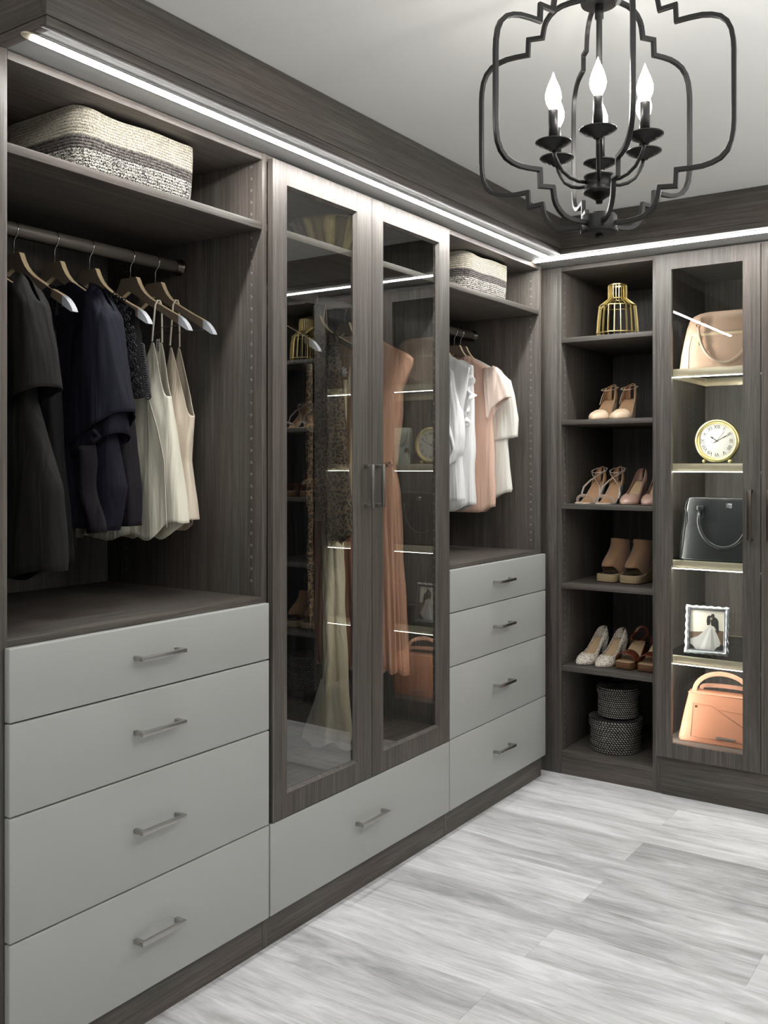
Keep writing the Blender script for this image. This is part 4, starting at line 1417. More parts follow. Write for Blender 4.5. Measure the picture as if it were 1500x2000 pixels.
def ankle_heel(label):
    L = .195
    t = thing('ankle_strap_heel', label, 'shoe')
    zf, W = shoe_curves(L, .086, .006, .088, True, .05)
    mb = MB()
    hg = tab([(0, .0015), (.03, .014), (.10, .026), (.22, .034), (.34, .040)])
    upper(mb, L, zf, W, 0, .34, hg, const(PI / 2), nt=16)
    mb.build('toe_cap', nude, t, smooth=True, local=True, solid=.0016, off=0)
    mb = MB()
    hg = tab([(.66, .006), (.74, .030), (.85, .064), (1, .072)])
    upper(mb, L, zf, W, .68, 1.0, hg, tab([(.66, .5), (.8, 1.0), (.92, 1.25), (1, 1.45)]), nt=16)
    mb.build('heel_counter', nudein, t, smooth=True, local=True, solid=.0016, off=0)
    mb = MB(); sole(mb, L, zf, W, .004); mb.build('sole', nude, t, local=True)
    mb = MB(); sole(mb, L, lambda q: zf(q) + .0022, lambda q: W(q) * .92, .0018, t0=.3, t1=.97); mb.build('insole', nudein, t, local=True)
    mb = MB(); block_heel(mb, L, zf, W, .050, .042, .034, .030, yc=.90); mb.build('heel', nude, t, smooth=True, local=True)
    mb = MB()
    pts = [(.032 * math.cos(a), L * .80 + .040 * math.sin(a), .142 + .012 * math.sin(a)) for a in [2 * PI * i / 24 for i in range(24)]]
    mb.tube(pts, 0, closed=True, flat=(.009, .0020), up=(0, 0.2, 1))
    mb.build('ankle_strap', nude, t, local=True)
    MB().tube([(.034, L * .78, .138 + .004 * math.sin(a)) if False else (.033 + .002, L * .78 + .005 * math.cos(a), .139 + .005 * math.sin(a)) for a in [2 * PI * i / 10 for i in range(10)]], .0010, 6, closed=True).build('buckle', gold, t, local=True)
    # piping around the counter edge up to the strap
    for s in (1, -1):
        MB().tube([(s * .034, L * .66, zf(.68) + .004), (s * .031, L * .74, zf(.74) + .03), (s * .026, L * .84, .140), (s * .010, L * .985, .160), (0, L * .995, .162)], .0017, 6).build('piping', nude, t, smooth=True, local=True)
    return t


def strappy(label, mat=None, sol=None):
    mat = mat or silv
    L = .20
    t = thing('strappy_sandal', label, 'shoe')
    zf, W = shoe_curves(L, .085, .005, .080, False, .05)
    mb = MB(); sole(mb, L, zf, W, .0045); mb.build('sole', mat, t, local=True)
    mb = MB(); sole(mb, L, lambda q: zf(q) + .0018, lambda q: W(q) * .90, .0016, t0=.03, t1=.97); mb.build('insole', sol or nudein, t, local=True)
    MB().box(-.010, .010, L * .74, L * .80, zf(.77) + .0020, zf(.77) + .0032).build('label_patch', ink, t, local=True)
    mb = MB(); block_heel(mb, L, zf, W, .044, .036, .010, .011, yc=.91); mb.build('heel', mat, t, smooth=True, local=True)
    mb = MB()
    mb.tube([(.041 * math.cos(a), L * (.27 - .10 * math.sin(a)), .006 + .030 * math.sin(a)) for a in [PI * i / 14 for i in range(15)]], 0, flat=(.012, .0018), up=(0, .75, .6))
    mb.build('toe_strap', mat, t, local=True)
    for s in (1, -1):
        mb = MB()
        mb.tube([(s * .036, L * .46, zf(.46) + .002), (s * .044, L * .47, zf(.46) + .022), (s * .038, L * .50, zf(.46) + .050), (s * .012, L * .57, .100), (-s * .016, L * .68, .122), (-s * .030, L * .80, .136)], 0, flat=(.008, .0018), up=(0, .6, .8))
        mb.build('cross_strap', mat, t, local=True)
    mb = MB()
    mb.tube([(.031 * math.cos(a), L * .84 + .036 * math.sin(a), .143 + .012 * math.sin(a)) for a in [2 * PI * i / 24 for i in range(24)]], 0, closed=True, flat=(.007, .0018), up=(0, .1, 1))
    mb.build('ankle_strap', mat, t, local=True)
    MB().box(.030, .036, L * .80, L * .86, .134, .144).build('buckle', chrome, t, local=True, bevel=.001)
    mb = MB()
    upper(mb, L, zf, W, .74, 1.0, tab([(.74, .020), (.88, .062), (1, .072)]), tab([(.74, .6), (.88, 1.15), (1, 1.45)]), nt=12)
    mb.build('heel_cup', sol or nudein, t, smooth=True, local=True, solid=.0016, off=0)
    return t


def bootie(label):
    L = .215
    t = thing('wedge_bootie', label, 'shoe')
    W = tab([(0, .060), (.04, .076), (.12, .088), (.34, .090), (.55, .078), (.8, .068), (.95, .060), (1, .040)])
    zf = lambda q: .036 + .060 * smooth(.30, .85, q)
    mb = MB(); sole(mb, L, zf, W, 0, flare=1.03, zbot=lambda q, z: .004); mb.build('jute_platform', jutem, t, local=True, bevel=.003)
    mb = MB(); sole(mb, L, lambda q: .004, W, .004, flare=.98); mb.build('outsole', P('dark_rubber', lin(60, 44, 34), .8), t, local=True)
    # suede upper: rings climbing from the footbed to the ankle cuff
    def fn(u, v):
        a = 2 * PI * u
        yc = L * lerp(.52, .66, smooth(0, .8, v))
        ly = L * lerp(.47, .215, smooth(0, .75, v))
        wx = lerp(.041, .034, v)
        z0 = zf(min(1, max(0, (yc + ly * math.sin(a)) / L)))
        zt = .178
        z0 += .034 * smooth(.30, .85, -math.sin(a))        # rounded peep-toe opening
        z = lerp(z0 - .002, zt - .006 * math.sin(a), v)
        wloc = min(wx, W(min(1, max(0, (yc + ly * math.sin(a)) / L))) / 2) if v < .2 else wx
        c_ = math.cos(a)
        return (wloc * math.copysign(abs(c_) ** .8, c_), yc + ly * math.sin(a), z)
    mb = MB()
    mb.grid(fn, 40, 18, closeu=True)
    mb.build('suede_upper', suede, t, smooth=True, local=True, solid=.002, off=0)
    MB().box(-.030, .030, L * .05, L * .5, .0365, .0385).build('insole', P('dark_insole', lin(40, 32, 28), .8), t, local=True)
    MB().tube([(.036, L * .78, .168), (.043, L * .80, .168), (.044, L * .86, .166), (.040, L * .90, .164)], 0, flat=(.014, .002), up=(0, 0, 1)).build('ankle_strap', suede, t, local=True)
    MB().tube([(.046, L * .84 + .006 * math.cos(a), .166 + .010 * math.sin(a)) for a in [2 * PI * i / 10 for i in range(10)]], .0011, 6, closed=True).build('buckle', gold, t, local=True)
    return t


def platform_sandal(label):
    L = .205
    t = thing('platform_sandal', label, 'shoe')
    zf, W = shoe_curves(L, .062, .030, .084, False, .05)
    W2 = tab([(0, .058), (.04, .072), (.12, .084), (.34, .086), (.55, .072), (.8, .062), (.95, .056), (1, .03)])
    mb = MB(); sole(mb, L, zf, W2, 0, flare=1.0, zbot=lambda q, z: .003 if q < .55 else lerp(.003, z - .010, smooth(.55, .68, q))); mb.build('platform', bronze, t, local=True, bevel=.003)
    mb = MB(); sole(mb, L, lambda q: .003, W2, .003, t0=.04, t1=.55, flare=.92); mb.build('outsole', blacksole, t, local=True)
    mb = MB(); sole(mb, L, lambda q: zf(q) + .0016, lambda q: W2(q) * .90, .0016, t0=.03, t1=.97); mb.build('insole', insole, t, local=True)
    mb = MB(); block_heel(mb, L, zf, W2, .050, .048, .042, .042, yc=.88); mb.build('heel', brown, t, smooth=True, local=True)
    mb = MB()
    mb.grid(lambda u, v: (.0435 * math.cos(PI * u), L * lerp(.13, .38, v) - .010 * math.sin(PI * u) * (1 - v), zf(.25) + .040 * math.sin(PI * u) * lerp(.9, 1.05, v)), 16, 8)
    mb.build('toe_band', brown, t, smooth=True, local=True, solid=.0022, off=0)
    mb = MB()
    mb.tube([(.031 * math.cos(a), L * .80 + .042 * math.sin(a), .118 + .016 * math.sin(a)) for a in [2 * PI * i / 24 for i in range(24)]], 0, closed=True, flat=(.010, .002), up=(0, .1, 1))
    mb.build('ankle_strap', brown, t, local=True)
    mb = MB()
    mb.tube([(.031 * math.cos(a), L * .86 + .028 * math.sin(a), .112 + .040 * max(0, math.sin(a))) for a in [PI * i / 14 for i in range(15)]], 0, flat=(.009, .002), up=(0, 1, .2))
    mb.build('heel_loop', brown, t, local=True)
    for s in (1, -1):
        MB().tube([(s * .032, L * .76, zf(.76)), (s * .032, L * .78, .118)], 0, flat=(.010, .002), up=(1, 0, 0)).build('side_strap', brown, t, local=True)
    return t


def place(t, x, y_, z, rz=-4):
    t.location = (x, y_, z + .0002)
    t.rotation_euler = (0, 0, math.radians(rz))
    return t


a1 = place(ankle_heel('nude ankle-strap heel, left shoe of the pair below the gold lantern'), -1.548, 3.815, 1.496, -7)
a2 = place(dup(a1, label='nude ankle-strap heel, right shoe of the pair below the gold lantern'), -1.446, 3.812, 1.496, -2)
s1 = place(strappy('pale metallic strappy sandal, leftmost shoe on the third shelf of the corner shelving'), -1.598, 3.80, 1.141, -8)
s2 = place(dup(s1, label='pale metallic strappy sandal, second shoe on the third shelf, left of the blush pumps'), -1.505, 3.80, 1.141, -4)
s2['group'] = s1['group'] = 'strappy metallic sandals'
p1 = place(pump('blush patent pointed pump beside the strappy sandals', pumpm, insole, counter=.058), -1.408, 3.80, 1.141, -6)
p2 = place(dup(p1, label='blush patent pointed pump, cut off by the right side of the third shelf'), -1.314, 3.80, 1.141, -2)
b1 = place(bootie('tan suede peep-toe wedge bootie, left of the pair on the fourth shelf'), -1.515, 3.865, .805, -8)
b2 = place(dup(b1, label='tan suede peep-toe wedge bootie, right of the pair on the fourth shelf'), -1.412, 3.862, .805, -8)
q1 = place(pump('speckled pointed pump, leftmost shoe above the round rope baskets', speck, insole, counter=.052), -1.606, 3.795, .456, -14)
q2 = place(dup(q1, label='speckled pointed pump, right shoe of its pair beside the brown sandals'), -1.520, 3.795, .456, -14)
r1 = place(platform_sandal('brown leather platform sandal beside the speckled pumps'), -1.414, 3.812, .456, -5)
r2 = place(dup(r1, label='brown leather platform sandal, cut off by the right side of the fifth shelf'), -1.318, 3.812, .456, -2)
# shoes on the right-hand shelving: seen only mirrored in the wardrobe doors
m1 = place(dup(s1, label='strappy sandal on the right-hand shelving below its lantern, left of the pair'), -.265, 3.80, 1.496, 4)
m2 = place(dup(s1, label='strappy sandal on the right-hand shelving below its lantern, right of the pair'), -.165, 3.80, 1.496, 4)
m3 = place(dup(r1, label='brown platform sandal on the middle shelf of the right-hand shelving, left of the pair'), -.300, 3.81, 1.141, 4)
m4 = place(dup(r1, label='brown platform sandal on the middle shelf of the right-hand shelving, right of the pair'), -.195, 3.81, 1.141, 4)
m5 = place(dup(b1, label='tan bootie on the lower shelf of the right-hand shelving, left of the pair'), -.300, 3.82, .456, 4)
m6 = place(dup(b1, label='tan bootie on the lower shelf of the right-hand shelving, right of the pair'), -.190, 3.82, .456, 4)

# ------------------------------------------------------------------ round rope baskets with lids
def twist(name):
    m, nt, b = newmat(name)
    tc = nd(nt, 'ShaderNodeTexCoord')
    sp = nd(nt, 'ShaderNodeSeparateXYZ'); nt.links.new(tc.outputs['Object'], sp.inputs[0])

    def M(op, a, b_=None, c=None):
        n = nd(nt, 'ShaderNodeMath', operation=op)
        for i_, v_ in enumerate((a, b_, c)):
            if v_ is None:
                continue
            if isinstance(v_, (int, float)):
                n.inputs[i_].default_value = v_
            else:
                nt.links.new(v_, n.inputs[i_])
        return n.outputs[0]
    an = M('ARCTAN2', sp.outputs[1], sp.outputs[0])
    ph = M('ADD', M('MULTIPLY', an, 54.0), M('MULTIPLY', sp.outputs[2], 420.0))
    ns = nd(nt, 'ShaderNodeTexNoise'); ns.inputs['Scale'].default_value = 60
    nt.links.new(tc.outputs['Object'], ns.inputs['Vector'])
    v0 = M('ADD', M('SINE', ph), M('MULTIPLY', ns.outputs['Fac'], 1.4))
    v = M('ADD', v0, M('MULTIPLY', M('COSINE', M('MULTIPLY', M('SUBTRACT', sp.outputs[2], .0065), 2 * PI / .0089)), 0.75))  # cosine term paints shade into the grooves between coils
    cr = nd(nt, 'ShaderNodeValToRGB')
    cr.color_ramp.elements[0].position = .40; cr.color_ramp.elements[0].color = lin(24, 23, 24)
    cr.color_ramp.elements[1].position = .62; cr.color_ramp.elements[1].color = lin(166, 160, 152)
    nt.links.new(M('MULTIPLY', v, 0.38), cr.inputs[0])
    nt.links.new(cr.outputs[0], b.inputs['Base Color'])
    b.inputs['Roughness'].default_value = .85
    return m


tw = twist('black_white_twisted_rope')


def round_basket(label, x, y_, z, r, h, lidh, sag):
    t = thing('round_rope_basket', label, 'basket', (x, y_, z), 'round rope baskets')
    def coils(nm, z0, z1, rr, fill=False):
        mb = MB()
        n_ = max(2, round((z1 - z0) / .0088))
        for i in range(n_):
            zz = lerp(z0, z1, (i + .5) / n_)
            dr = .0015 * math.sin(i * 2.1)
            mb.tube([((rr + dr) * math.cos(a), (rr + dr) * math.sin(a), zz + sag * math.sin(a * 2 + 1) * (zz / (h + lidh))) for a in [2 * PI * q / 44 for q in range(44)]], .0046, 7, closed=True)
        if fill:
            j = 1
            while rr - j * .009 > .004:
                q_ = rr - j * .009
                mb.tube([(q_ * math.cos(a), q_ * math.sin(a), z1 - .004 + sag * .5 * math.sin(a * 2 + 1)) for a in [2 * PI * q / 32 for q in range(32)]], .0052, 6, closed=True)
                j += 1
        return mb.build(nm, tw, t, smooth=True, local=True)
    MB().lathe([(0, .0005), (r - .004, .0005), (r - .004, .008), (0, .008)], n=32).build('base', tw, t, local=True)
    coils('coiled_wall', .002, h, r - .006)
    coils('lid', h, h + lidh, r, True)
    return t


round_basket('large round black and white rope basket with lid, bottom of the corner shelving', -1.478, 3.905, .0962, .108, .100, .036, .003)
round_basket('small round black and white rope basket stacked on the larger one', -1.470, 3.912, .0962 + .143, .086, .098, .030, .002)
round_basket('round rope basket at the bottom of the right-hand shelving, seen mirrored', -.240, 3.945, .0962, .125, .150, .052, .003)

# ------------------------------------------------------------------ handbags and ornaments in the glass cabinet
def rrect(cx, cy, hx, hy, r, z, n=5):
    out = []
    for sx, sy, a0 in ((1, -1, -PI / 2), (1, 1, 0), (-1, 1, PI / 2), (-1, -1, PI)):
        for i in range(n + 1):
            a = a0 + PI / 2 * i / n
            out.append((cx + sx * (hx - r) + r * math.cos(a), cy + sy * (hy - r) + r * math.sin(a), z))
    return out


beige = P('beige_leather', lin(194, 164, 141), .42, bump=.15, bscale=700)
beigep = P('pale_beige_leather', lin(208, 184, 164), .42, bump=.1, bscale=700)
beiged = P('beige_edge', lin(124, 96, 78), .5)
bagblk = P('black_leather', lin(16, 19, 21), .3, bump=.12, bscale=500, coat=.2)
bagblk2 = P('black_piping', lin(14, 16, 18), .3)
peachl = P('peach_leather', lin(172, 116, 88), .42, bump=.1, bscale=600)
peachd = P('peach_seam', lin(150, 92, 62), .5)


def bag_body(mb, prof, yc, depth_top, depth_bot, xc, r=.012):
    """prof: (z, halfwidth)"""
    z0, z1 = prof[0][0], prof[-1][0]
    R = []
    for z, hw in prof:
        f = (z - z0) / (z1 - z0)
        hy = lerp(depth_bot, depth_top, f)
        R.append(rrect(xc, yc, hw, hy, min(r, hy * .8, hw * .8), z))
    mb.rings(R)


z = 1.6844
xc, yc = -1.005, 3.885
t = thing('beige_satchel', 'beige leather satchel with loop handles and gold zip on the top glass shelf', 'handbag', (xc, yc, z))
mb = MB()
bag_body(mb, [(z, .178), (z + .004, .182), (z + .06, .176), (z + .12, .166), (z + .17, .156), (z + .20, .146), (z + .217, .130), (z + .226, .108), (z + .230, .080)], yc, .036, .058, xc, .02)
mb.build('body', beige, t, smooth=True, bevel=0)
fy = lambda zz: yc - lerp(.058, .036, (zz - z) / .230) - .0008
MB().tube([(xc - .140, fy(z + .006), z + .008), (xc - .140, fy(z + .09), z + .09), (xc - .130, fy(z + .13), z + .135), (xc + .130, fy(z + .13), z + .135), (xc + .14, fy(z + .09), z + .09), (xc + .14, fy(z + .006), z + .008)], .0010, 6).build('pocket_seam', beiged, t, smooth=True)
MB().box(xc - .126, xc + .126, fy(z + .145) - .003, fy(z + .145) + .004, z + .134, z + .149).build('zip_strip', beigep, t, bevel=.001)
MB().box(xc - .122, xc + .122, fy(z + .145) - .0042, fy(z + .145), z + .140, z + .1425).build('zip', gold, t)
MB().box(xc - .106, xc - .098, fy(z + .12) - .008, fy(z + .12) - .004, z + .098, z + .138).build('zip_pull', gold, t, bevel=.001)
for s in (-1, 1):
    yo = fy(z + .1) - .014 if s < 0 else yc + .052
    pts = [(xc + .100 * math.cos(a) * 1.0, yo, z + .172 + .148 * math.sin(a)) for a in [PI + PI * i / 20 for i in range(21)]]
    MB().tube(pts, .0055, 10).build('handle', beigep, t, smooth=True)
    for q in (-1, 1):
        MB().tube([(xc + q * .100 + .008 * math.cos(a), yo + .004, z + .178 + .010 * math.sin(a)) for a in [2 * PI * i / 12 for i in range(12)]], .0018, 6, closed=True).build('handle_ring', chrome, t)
        MB().box(xc + q * .100 - .010, xc + q * .100 + .010, yo + .002, yo + .02, z + .182, z + .206).build('handle_tab', beige, t, bevel=.002)

# clock
z = 1.3114
cx_, cy_, rr = -1.042, 3.86, .086
cz_ = z + .004 + rr
t = thing('mantel_clock', 'round gold mantel clock with roman numerals on the second glass shelf', 'clock', (cx_, cy_, z))
MB().lathe([(.070, -.004), (.072, -.012), (.077, -.015), (.083, -.014), (.086, -.008), (.086, .014), (.080, .020), (0, .020)], (cx_, cy_, cz_), 56, axis='y', capb=False).build('case', gold, t, smooth=True)
MB().lathe([(.0685, -.0035), (.0705, -.0100), (.0735, -.0115), (.0705, -.0035)], (cx_, cy_, cz_), 56, axis='y', capb=False, capt=False).build('inner_ring', gold, t, smooth=True)
MB().lathe([(0, -.0040), (.0715, -.0040), (.0715, .0), (0, .0)], (cx_, cy_, cz_), 48, axis='y').build('dial', P('dial_paper', lin(214, 212, 206), .5), t)
for i, s in enumerate(('XII', 'I', 'II', 'III', 'IIII', 'V', 'VI', 'VII', 'VIII', 'IX', 'X', 'XI')):
    a = math.radians(90 - 30 * i)
    o = text(s, .0205, t, (cx_ + .0545 * math.cos(a), cy_ - .0044, cz_ + .0545 * math.sin(a)), (PI / 2, 0, 0), ink, 'numeral')
    o.rotation_euler = (PI / 2, -(a - PI / 2) if False else (PI / 2 - a), 0)


def hand(ang, L, wd, nm, back=.010, blob=False):
    a = math.radians(90 - ang)
    d = Vector((math.cos(a), 0, math.sin(a)))
    n_ = Vector((-math.sin(a), 0, math.cos(a)))
    c = Vector((cx_, cy_ - .0052, cz_))
    pr = [(-back, wd * .5), (0, wd), (L * .45, wd * .7), (L * .62, wd * (2.2 if blob else 1.3)), (L * .78, wd * .7), (L, wd * .15)]
    up = [c + d * p + n_ * w_ for p, w_ in pr]
    dn = [c + d * p - n_ * w_ for p, w_ in reversed(pr)]
    pts = [(v.x, v.z) for v in up + dn]
    MB().prism(pts, 'y', cy_ - .0056, cy_ - .0050).build(nm, ink, t)


hand(305, .036, .0016, 'hour_hand', .006, True)
hand(62, .055, .0013, 'minute_hand', .018)
hand(38, .060, .0005, 'second_hand', .014)
for s in (-1, 1):
    MB().lathe([(0, -.009), (.006, -.0075), (.009, -.003), (.009, .002), (.006, .007), (0, .009)], (cx_ + s * .050, cy_ - .004, z + .0092), 14).build('ball_foot', gold, t, smooth=True)

# white clutch leaning beside the clock, and the small bottle in front of it
z = 1.3114
t = thing('white_clutch', 'white structured clutch bag standing left of nothing else on the clock shelf, seen mirrored in the wardrobe door', 'handbag', (-.800, 3.92, z))
t['label'] = 'white structured handbag on the clock shelf, mirrored in the right wardrobe glass door'
mb = MB()
bag_body(mb, [(0, .088), (.004, .092), (.09, .092), (.17, .090), (.178, .084)], 0, .018, .040, 0, .012)
wc = P('white_leather', lin(196, 202, 190), .4)
mb.build('body', wc, t, smooth=True, local=True)
MB().prism([(-.088, .176), (.088, .176), (.084, .120), (.060, .092), (-.060, .092), (-.084, .120)], 'y', -.038, -.030).build('flap', wc, t, local=True, bevel=.003)
MB().lathe([(0, -.043), (.006, -.043), (.006, -.038), (0, -.038)], (0, 0, .102), 14, axis='y').build('clasp', darkn, t, local=True)
t = thing('perfume_bottle', 'small pale perfume bottle beside the white handbag on the clock shelf', 'bottle', (-.915, 3.84, z))
MB().lathe([(0, 0), (.016, 0), (.018, .004), (.018, .040), (.012, .048), (.007, .050), (.007, .056), (0, .056)], n=8).build('body', wc, t, local=True)
MB().lathe([(0, .056), (.010, .056), (.012, .066), (.008, .076), (0, .078)], n=10).build('stopper', chrome, t, local=True)

# black tote
z = .9304
xc, yc = -1.010, 3.872
t = thing('black_tote', 'black leather tote bag with a hanging round handle on the third glass shelf', 'handbag', (xc, yc, z))
mb = MB()
bag_body(mb, [(z, .170), (z + .004, .174), (z + .10, .170), (z + .19, .160), (z + .232, .154), (z + .243, .150), (z + .246, .144)], yc, .034, .060, xc, .020)
mb.build('body', bagblk, t, smooth=True)
fy = lambda zz: yc - lerp(.060, .034, (zz - z) / .246) - .001
for s in (-1, 1):
    MB().tube([(xc + s * .160, fy(z + .01), z + .006), (xc + s * .150, fy(z + .12), z + .12), (xc + s * .147, fy(z + .19), z + .185), (xc + s * .150, fy(z + .20), z + .21), (xc + s * .140, fy(z + .235), z + .238)], .0022, 6).build('edge_piping', bagblk2, t, smooth=True)
    MB().tube([(xc + s * .158, fy(z + .20), z + .212), (xc + s * .143, fy(z + .18), z + .185), (xc + s * .141, fy(z + .15), z + .15), (xc + s * .152, fy(z + .13), z + .12)], .0018, 6).build('gusset_seam', bagblk2, t, smooth=True)
pts = [(xc - .0 + .092 * math.cos(a), fy(z + .12) - .012 - .008 * math.sin(a), z + .158 + .108 * math.sin(a)) for a in [PI + PI * i / 24 for i in range(25)]]
pts = [(xc - .090, fy(z + .2) - .010, z + .195)] + pts + [(xc + .090, fy(z + .2) - .010, z + .195)]
MB().tube(pts, .0068, 10).build('handle', bagblk, t, smooth=True)
for s in (-1, 1):
    MB().tube([(xc + s * .088 + .012 * math.cos(a), fy(z + .19) - .005, z + .176 + .024 * math.sin(a)) for a in [2 * PI * i / 16 for i in range(16)]], .0022, 6, closed=True).build('handle_ring', bagblk2, t, smooth=True)
    MB().box(xc + s * .088 - .014, xc + s * .088 + .014, fy(z + .2) - .010, fy(z + .2) + .003, z + .196, z + .214).build('handle_tab', bagblk, t, bevel=.003)
MB().box(xc + .008, xc + .032, fy(z + .215) - .003, fy(z + .215) + .002, z + .206, z + .224).build('badge_frame', chrome, t, bevel=.001)
MB().box(xc + .012, xc + .028, fy(z + .215) - .0042, fy(z + .215) - .003, z + .210, z + .220).build('badge', P('badge_fill', lin(90, 92, 94), .4), t)

# picture frame with wedding photograph
z = .5572
xf, yf = -1.066, 3.795
t = thing('picture_frame', 'ornate silver frame with a wedding couple photograph on the lowest glass shelf', 'picture frame', (xf, yf, z))
t.rotation_euler = (math.radians(-9), 0, math.radians(6))
silver = P('polished_silver', lin(118, 120, 124), .36, .9, bump=.15, bscale=160)
W2, H2 = .072, .192
mb = MB()
outer, inner = [], []
for sd in range(4):
    for i in range(12):
        u = i / 12
        wv = .0035 * math.sin(u * PI * 6) ** 2
        p = [(-W2 - .012 + u * (2 * W2 + .024), .002 - wv + .0035), (W2 + .012 + wv - .0035, .002 + u * H2), (W2 + .012 - u * (2 * W2 + .024), .002 + H2 + wv - .0035), (-W2 - .012 - wv + .0035, .002 + H2 - u * H2)][sd]
        ip = [(-W2 + .006 + u * (2 * W2 - .012), .020), (W2 - .006, .020 + u * (H2 - .036)), (W2 - .006 - u * (2 * W2 - .012), H2 - .016), (-W2 + .006, H2 - .016 - u * (H2 - .036))][sd]
        outer.append(p); inner.append(ip)
mid = [((a[0] + b[0]) / 2, (a[1] + b[1]) / 2) for a, b in zip(outer, inner)]
R = [[(x, 0.004, q) for x, q in outer], [(x, -.006, q) for x, q in outer], [(x, -.011, q) for x, q in mid], [(x, -.004, q) for x, q in inner], [(x, 0.002, q) for x, q in inner]]
mb.rings(R, capb=False, capt=False)
mb.build('frame', silver, t, smooth=False, local=True)
mb = MB()
mb.tube([(x, -.0052, q) for x, q in [(-W2 + .007, .021), (W2 - .007, .021), (W2 - .007, H2 - .017), (-W2 + .007, H2 - .017)]], .0016, 6, closed=True)
mb.build('inner_bead', silver, t, local=True)
MB().box(-W2 + .004, W2 - .004, .0, .003, .018, H2 - .014).build('backing', blackm, t, local=True)


def pr(poly, y0, col, nm):
    x0, x1, z0, z1 = -W2 + .006, W2 - .006, .020, H2 - .016
    MB().prism([(lerp(x0, x1, u), lerp(z0, z1, v)) for u, v in poly], 'y', y0, y0 + .0002).build(nm, P(nm + '_ink', col, .5), t, local=True)


pr([(0, 0), (1, 0), (1, 1), (0, 1)], -.0010, lin(190, 186, 175), 'photo_sky')
pr([(0, 0), (1, 0), (1, .50), (.75, .52), (.5, .47), (.25, .45), (0, .44)], -.0013, lin(92, 74, 58), 'photo_hill')
pr([(0, 0), (1, 0), (1, .16), (.5, .12), (0, .16)], -.0016, lin(26, 24, 22), 'photo_grass')
pr([(.02, .14), (.02, .26), (.25, .34), (.42, .48), (.56, .60), (.66, .60), (.74, .48), (.84, .32), (.90, .20), (.86, .12), (.80, .10), (.70, .0), (.20, .0), (.10, .10)], -.0019, lin(168, 166, 164), 'photo_gown')
pr([(.30, .02), (.44, .02), (.60, .56), (.57, .57)], -.0020, lin(192, 191, 190), 'photo_gown_fold')
pr([(.62, .02), (.74, .06), (.66, .52), (.62, .54)], -.0020, lin(140, 138, 137), 'photo_gown_shadow')
pr([(.62, .62), (.60, .72), (.60, .78), (.66, .80), (.72, .84), (.78, .80), (.82, .74), (.83, .60), (.84, .46), (.80, .44), (.76, .52), (.70, .60)], -.0022, lin(18, 17, 17), 'photo_suit')
pr([(.50, .62), (.48, .74), (.50, .84), (.56, .88), (.60, .85), (.60, .76), (.58, .64)], -.0022, lin(22, 19, 18), 'photo_hair')
pr([(.60, .80), (.59, .86), (.62, .91), (.68, .92), (.71, .88), (.70, .82), (.66, .79)], -.0024, lin(30, 26, 24), 'photo_head')
pr([(.57, .78), (.60, .83), (.64, .82), (.64, .78), (.60, .75)], -.0026, lin(150, 132, 118), 'photo_face')
MB().tube([(0, .004, .120), (0, .050, .0075)], 0, flat=(.018, .002), up=(0, 1, .4)).build('easel_foot', blackm, t, local=True)

# peach satchel on the cabinet floor
z = .2054
xc, yc = -1.004, 3.870
t = thing('peach_satchel', 'peach leather satchel with a top handle and metal plate at the cabinet bottom', 'handbag', (xc, yc, z))
mb = MB()
bag_body(mb, [(z, .172), (z + .005, .178), (z + .02, .178), (z + .12, .160), (z + .19, .146), (z + .196, .143)], yc, .030, .062, xc, .012)
mb.build('body', peachl, t, smooth=True)
fy = lambda zz: yc - lerp(.062, .030, (zz - z) / .196) - .0008


def seam(pts, r=.0008, nm='seam'):
    MB().tube([(xc + a, fy(z + b), z + b) for a, b in pts], r, 6).build(nm, peachd, t, smooth=True)


seam([(-.128, .022), (-.124, .150), (-.05, .146), (.14, .045)])
seam([(-.128, .022), (0, .022), (.17, .022)])
seam([(-.03, .135), (.06, .132), (.14, .130)])
MB().tube([(xc - .146, fy(z + .19), z + .190), (xc + .146, fy(z + .19), z + .190)], .0022, 6).build('top_piping', P('peach_trim', lin(184, 132, 102), .45), t, smooth=True)
pts = [(xc - .012 + .112 * math.cos(a), yc - .022, z + .190 + .085 * math.sin(a)) for a in [PI - PI * i / 20 for i in range(21)]]
MB().tube(pts, 0, flat=(.018, .004), up=(0, 1, 0)).build('handle', P('pale_peach_leather', lin(178, 132, 108), .45), t, bevel=.001)
pts = [(xc + .0 + .108 * math.cos(a), yc + .022, z + .196 + .022 * math.sin(a) ** .5) for a in [PI - PI * i / 20 for i in range(21)]]
MB().tube(pts, 0, flat=(.016, .004), up=(0, 1, 0)).build('rear_handle', P('pale_peach_strap', lin(174, 130, 108), .45), t)
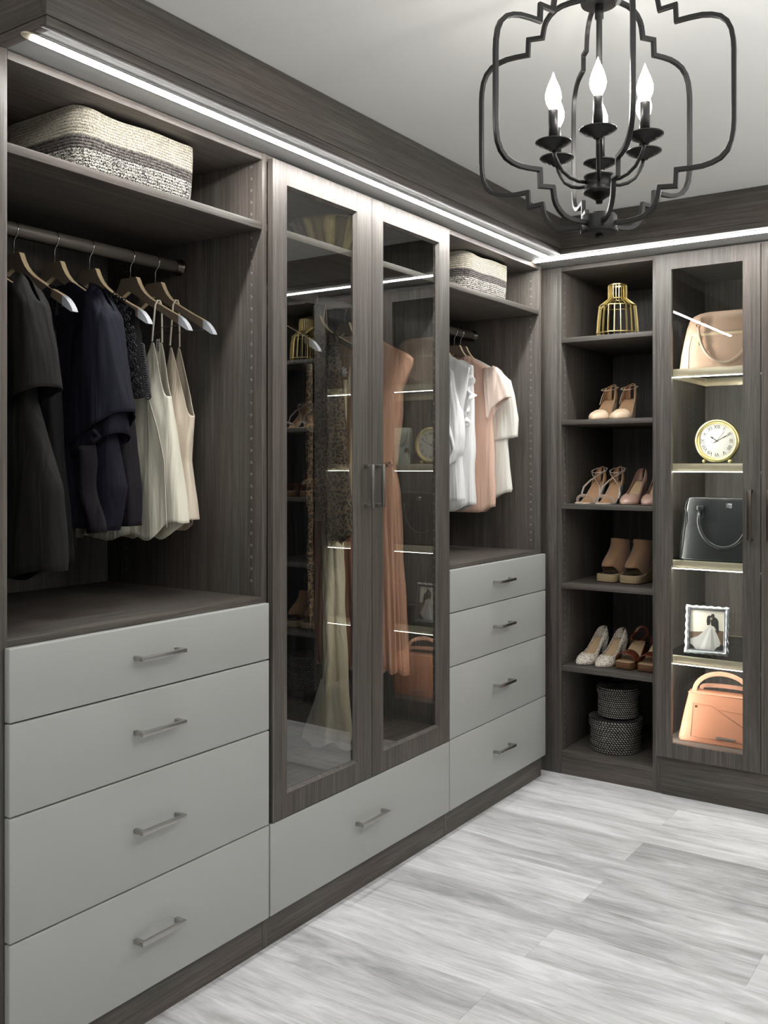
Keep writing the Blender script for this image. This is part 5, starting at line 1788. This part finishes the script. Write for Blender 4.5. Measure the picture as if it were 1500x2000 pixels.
for s in (-1, 1):
    MB().box(xc - .012 + s * .112 - .008, xc - .012 + s * .112 + .008, yc - .030, yc - .016, z + .186, z + .197).build('handle_ring', chrome, t, bevel=.002)
MB().box(xc - .030, xc + .045, fy(z + .012) - .003, fy(z + .012) + .003, z + .026, z + .034).build('name_plate', nickel, t, bevel=.001)
MB().lathe([(0, -.003), (.005, -.003), (.005, .002), (0, .002)], (xc - .112, fy(z + .138), z + .138), 12, axis='y').build('rivet', P('dark_rivet', lin(96, 82, 40), .3, .8), t)
MB().lathe([(0, -.003), (.004, -.003), (.004, .002), (0, .002)], (xc + .10, fy(z + .12), z + .12), 12, axis='y').build('rivet', P('rivet', lin(120, 100, 60), .3, .8), t)

# bags behind the second door: seen mirrored in the wardrobe glass
def simple_bag(name, label, x, y_, z, w_, h, d, mat, hr, trim):
    t = thing(name, label, 'handbag', (x, y_, z))
    mb = MB()
    bag_body(mb, [(0, w_), (.004, w_ * 1.02), (h * .6, w_ * .97), (h * .95, w_ * .90), (h, w_ * .86)], 0, d * .6, d, 0, .012)
    mb.build('body', mat, t, smooth=True, local=True)
    for s in (-1, 1):
        MB().tube([(hr * math.cos(a), s * d * .5, h + hr * 1.0 * math.sin(a)) for a in [PI * i / 16 for i in range(17)]], .005, 8).build('handle', mat, t, smooth=True, local=True)
    MB().lathe([(0, -d * .85 - .006), (.007, -d * .85 - .006), (.007, -d * .7), (0, -d * .7)], (0, 0, h * .7), 14, axis='y').build('clasp', trim, t, local=True)
    return t


simple_bag('plum_handbag', 'plum leather handbag on the lowest glass shelf, mirrored in the right glass door', -.905 + .12, 3.93, .5534, .062, .17, .040, P('plum_leather', lin(92, 58, 68), .4), .042, gold)
simple_bag('green_handbag', 'dark green handbag with silver clasp on the cabinet floor, mirrored in the left door', -.640, 3.90, .2054, .085, .15, .042, P('green_leather', lin(40, 72, 58), .35), .045, chrome)
simple_bag('cream_handbag', 'cream handbag on the top glass shelf behind the right-hand door', -.640, 3.90, 1.6844, .10, .15, .045, P('cream_leather', lin(214, 204, 186), .4), .050, gold)
